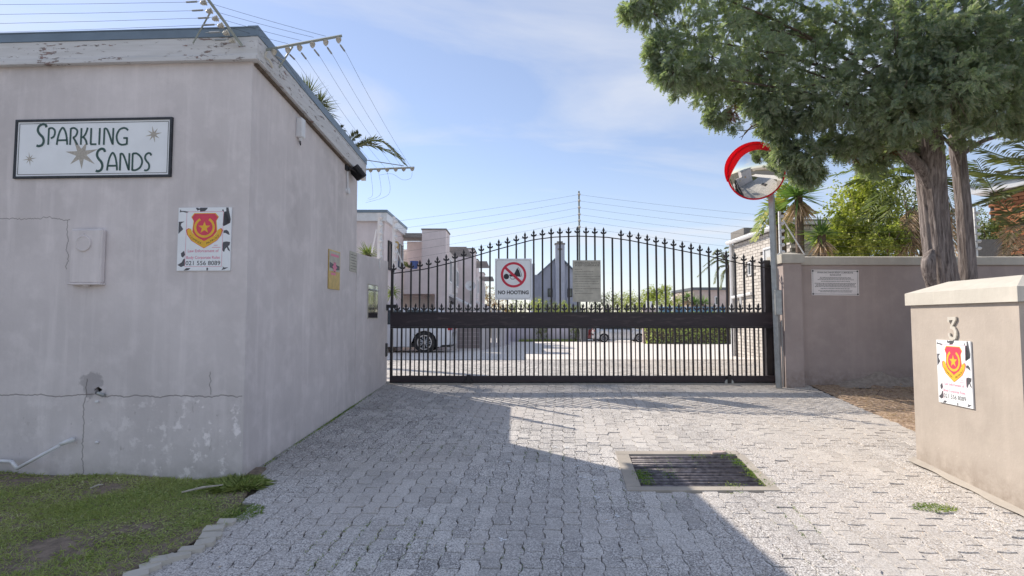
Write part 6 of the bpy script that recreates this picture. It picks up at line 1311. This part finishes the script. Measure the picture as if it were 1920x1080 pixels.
# ------------------------------------------------------------------ vehicles
def car(loc, fwd, L, W, H, prof, paint, label, wb, wr, name='parked_car', tail=True):
    """prof: side outline [(x 0..1 from rear, z 0..1)], belt line height .58"""
    o = thing(name, loc, label, 'car'); f_ = Vector(fwd).normalized(); s_ = Vector((-f_.y, f_.x, 0)); G = Matrix(((f_.x, s_.x, 0, loc[0]), (f_.y, s_.y, 0, loc[1]), (0, 0, 1, loc[2]), (0, 0, 0, 1)))
    xs_ = np.linspace(0, 1, 61); top = np.interp(xs_, [p[0] for p in prof], [p[1] for p in prof])*H; belt = np.interp(xs_, [0, .05, .7, .95, 1], [.60, .62, .60, .50, .42])*H
    ax = [.5-wb/2/L-.01*0, .5+wb/2/L]; ax = [(L*.5-wb/2)/L-.01, (L*.5+wb/2)/L-.01]
    bm = MB(G); rows = []
    for i, x in enumerate(xs_):
        e = min(1, min(x, 1-x)/.07); hw = W/2*(.80+.20*math.sin(e*math.pi/2)); X = (x-.5)*L; t = max(top[i], .30*H); b = min(belt[i], t-.02); zb_ = .14*H+(.04*H if e < 1 else 0)
        for a in ax:
            dx_ = abs(x-a)*L
            if dx_ < wr*1.16: zb_ = max(zb_, math.sqrt((wr*1.16)**2-dx_**2)+wr*.92)
        tum = .80 if t > b+.1 else .93
        sec = [(hw*.96, zb_), (hw, (zb_+b)/2), (hw*.985, b), (hw*(tum+.04), b+(t-b)*.55), (hw*tum*.93, t-.02), (hw*.5, t)]
        rows.append(bm.pts([(X, y, z) for y, z in sec]+[(X, -y, z) for y, z in sec[::-1]]))
    for i in range(len(rows)-1):
        for k in range(11): bm.f.append((rows[i]+k, rows[i]+k+1, rows[i+1]+k+1, rows[i+1]+k))
    bm.f.append(tuple(rows[0]+k for k in range(12))); bm.f.append(tuple(rows[-1]+k for k in range(12))[::-1])
    link('body', bm, M[paint], o, smooth=True)
    for sd in (1, -1):
        for wx0, wx1 in ((.10, .34), (.36, .50), (.52, .66)):
            L_ = []
            for x in np.linspace(wx0, wx1, 5): L_.append((x, 0))
            g_ = MB(G); lo = []; hi = []
            for x in np.linspace(wx0, wx1, 6):
                t = np.interp(x, [p[0] for p in prof], [p[1] for p in prof])*H; b = np.interp(x, [0, .05, .7, .95, 1], [.60, .62, .60, .50, .42])*H; t2 = b+(t-b)*.86; b2 = b+.03
                if t2 < b2+.02: t2 = b2+.02
                hw = W/2; yt = hw*(.84-.10*(t2-b)/(max(t-b, .01))*1.0)+.02; lo.append(((x-.5)*L, sd*(hw*.985+.006), b2)); hi.append(((x-.5)*L, sd*(hw*.79+.012), t2))
            a_ = g_.pts(lo); b_ = g_.pts(hi)
            for q in range(5): g_.f.append((a_+q, a_+q+1, b_+q+1, b_+q))
            link('side_window', g_, M['glass'], o)
        for a in ax:
            c = G @ Vector(((a-.5)*L, sd*(W/2-.11), wr)); n_ = G.to_3x3() @ Vector((0, sd, 0))
            t_ = MB(); t_.lathe(c, n_, [(-.10, 0), (-.10, wr*.96), (-.06, wr), (.07, wr), (.10, wr*.93), (.10, wr*.68), (.06, wr*.66), (.06, 0)], 28); wl = link('wheel', t_, M['tyre'], o, origin=c, smooth=False)
            r_ = MB(); r_.lathe(c, n_, [(.085, wr*.69), (.10, wr*.68), (.10, wr*.60), (.07, wr*.58)], 28); r_.lathe(c, n_, [(.065, 0), (.10, 0), (.10, wr*.14), (.07, wr*.16)], 12)
            u_ = n_.cross(Vector((0, 0, 1)))
            for q in range(7):
                th_ = q*2*math.pi/7; d_ = u_*math.cos(th_)+Vector((0, 0, 1))*math.sin(th_); e_ = n_.cross(d_); p0 = c+n_*.075
                for sg in (-.035, .035): r_.tube([p0+e_*sg*.4+d_*wr*.12, p0+e_*sg*1.8+d_*wr*.62], .016, 4)
            link('rim', r_, M['rim'], wl)
        h_ = MB(G); h_.bbox((-L*.5+.005, sd*W*.33-.13, H*.50), (-L*.5+.13, sd*W*.41+.10, H*.60), .02); link('tail_light', h_, M['taillight'], o)
        h_ = MB(G); h_.bbox((L*.5-.20, sd*W*.34-.12, H*.40), (L*.5-.04, sd*W*.38+.07, H*.48), .02); link('headlight', h_, M['lens'], o)
        h_ = MB(G); h_.bbox((L*.16, sd*(W/2+.02), H*.60), (L*.16+.16, sd*(W/2+.17), H*.68), .02) if sd > 0 else h_.bbox((L*.16, -(W/2+.17), H*.60), (L*.16+.16, -(W/2+.02), H*.68), .02); link('door_mirror', h_, M[paint], o)
    f = MB(G); f.box((-L*.49, -W*.42, .13*H), (L*.48, W*.42, .22*H)); link('underbody', f, M['dark'], o)
    f = MB(G)
    for a, b in ((.125, .12),): f.quad((-L*.495-.006, -W*.34, H*.63), (-L*.495-.006, W*.34, H*.63), (-L*.43, W*.30, H*.88), (-L*.43, -W*.30, H*.88))
    link('rear_window', f, M['glass'], o); return o
suvp = [(0, .45), (.004, .62), (.05, .86), (.10, .97), (.30, 1.0), (.50, .985), (.60, .93), (.72, .66), (.90, .60), (.985, .48), (1, .40)]
hatp = [(0, .42), (.004, .62), (.06, .88), (.13, .97), (.32, 1.0), (.50, .96), (.60, .88), (.74, .66), (.90, .58), (.985, .44), (1, .35)]
Ys = 19.4; wr = .36; Lc = 4.6; rear = PX(852, Ys); car((rear-Lc/2, Ys, gz(Ys)), (-1, 0, 0), Lc, 1.85, PZ(577, Ys)-gz(Ys), suvp, 'carwhite', 'white car with open spoke alloy wheels parked behind the left gate half', 2.72, wr)
Ys = 40.2; Lc = 4.0; car((PX(1162, Ys), Ys, gz(Ys)), (1, 0, 0), Lc, 1.70, 1.46, hatp, 'carsilver', 'silver hatchback parked sideways before the hedge', 2.50, .31)
Ys = 43.5; car((PX(1114, Ys)-.3, Ys+1, gz(Ys)), (.35, 1, 0), 4.0, 1.7, 1.45, hatp, 'carred', 'dark red car seen from behind between the bin and the hatchback', 2.5, .31)
Yb_ = 39.5; x = PX(1094.5, Yb_); wb_ = thing('wheelie_bin', (x, Yb_, gz(Yb_)), 'grey wheelie bin standing left of the parked silver hatchback', 'bin')
f = MB(); z0_ = gz(Yb_); k = f.pts([(x-.22, Yb_-.25, z0_+.06), (x+.22, Yb_-.25, z0_+.06), (x+.22, Yb_+.2, z0_+.06), (x-.22, Yb_+.2, z0_+.06), (x-.29, Yb_-.33, z0_+.95), (x+.29, Yb_-.33, z0_+.95), (x+.29, Yb_+.32, z0_+.95), (x-.29, Yb_+.32, z0_+.95)]); f.f += [tuple(k+i for i in q) for q in ((0,3,2,1),(4,5,6,7),(0,1,5,4),(1,2,6,5),(2,3,7,6),(3,0,4,7))]; link('bin_body', f, M['bin'], wb_)
f = MB(); f.bbox((x-.32, Yb_-.36, z0_+.955), (x+.32, Yb_+.34, z0_+1.04), .025); link('lid', f, M['bin'], wb_)
f = MB(); f.lathe((x-.26, Yb_+.2, z0_+.1), (1, 0, 0), [(0, 0), (0, .1), (.06, .1), (.06, 0)], 14); link('wheel', f, M['tyre'], wb_)
# ------------------------------------------------------------------ across the street, seen only in the convex mirror
f = MB(); f.box((-30, -16, 0), (30, -15.7, 2.0)); link('street_wall', f, M['beige'], origin=(0, -16, 0), label='beige garden wall across the street behind the viewpoint', cat='wall')
for i, (x, y, r_) in enumerate(((-9, -13.5, 1.6), (5, -14, 1.8), (14, -13, 1.7))):
    o = thing('street_tree', (x, y, 0), ('dark street tree reflected at the left of the mirror', 'dark street tree straight behind the viewpoint', 'dark street tree behind the viewpoint to the right')[i], 'tree'); B = Blades(); tufts(B, (x, y, 3.4), r_, 90, .16, per=24); B.build('crown', M['olive'], o, kind='stuff'); t = MB(); t.tube([(x, y, 0), (x, y, 3.2)], [.2, .12], 9); link('trunk', t, M['bark'], o)
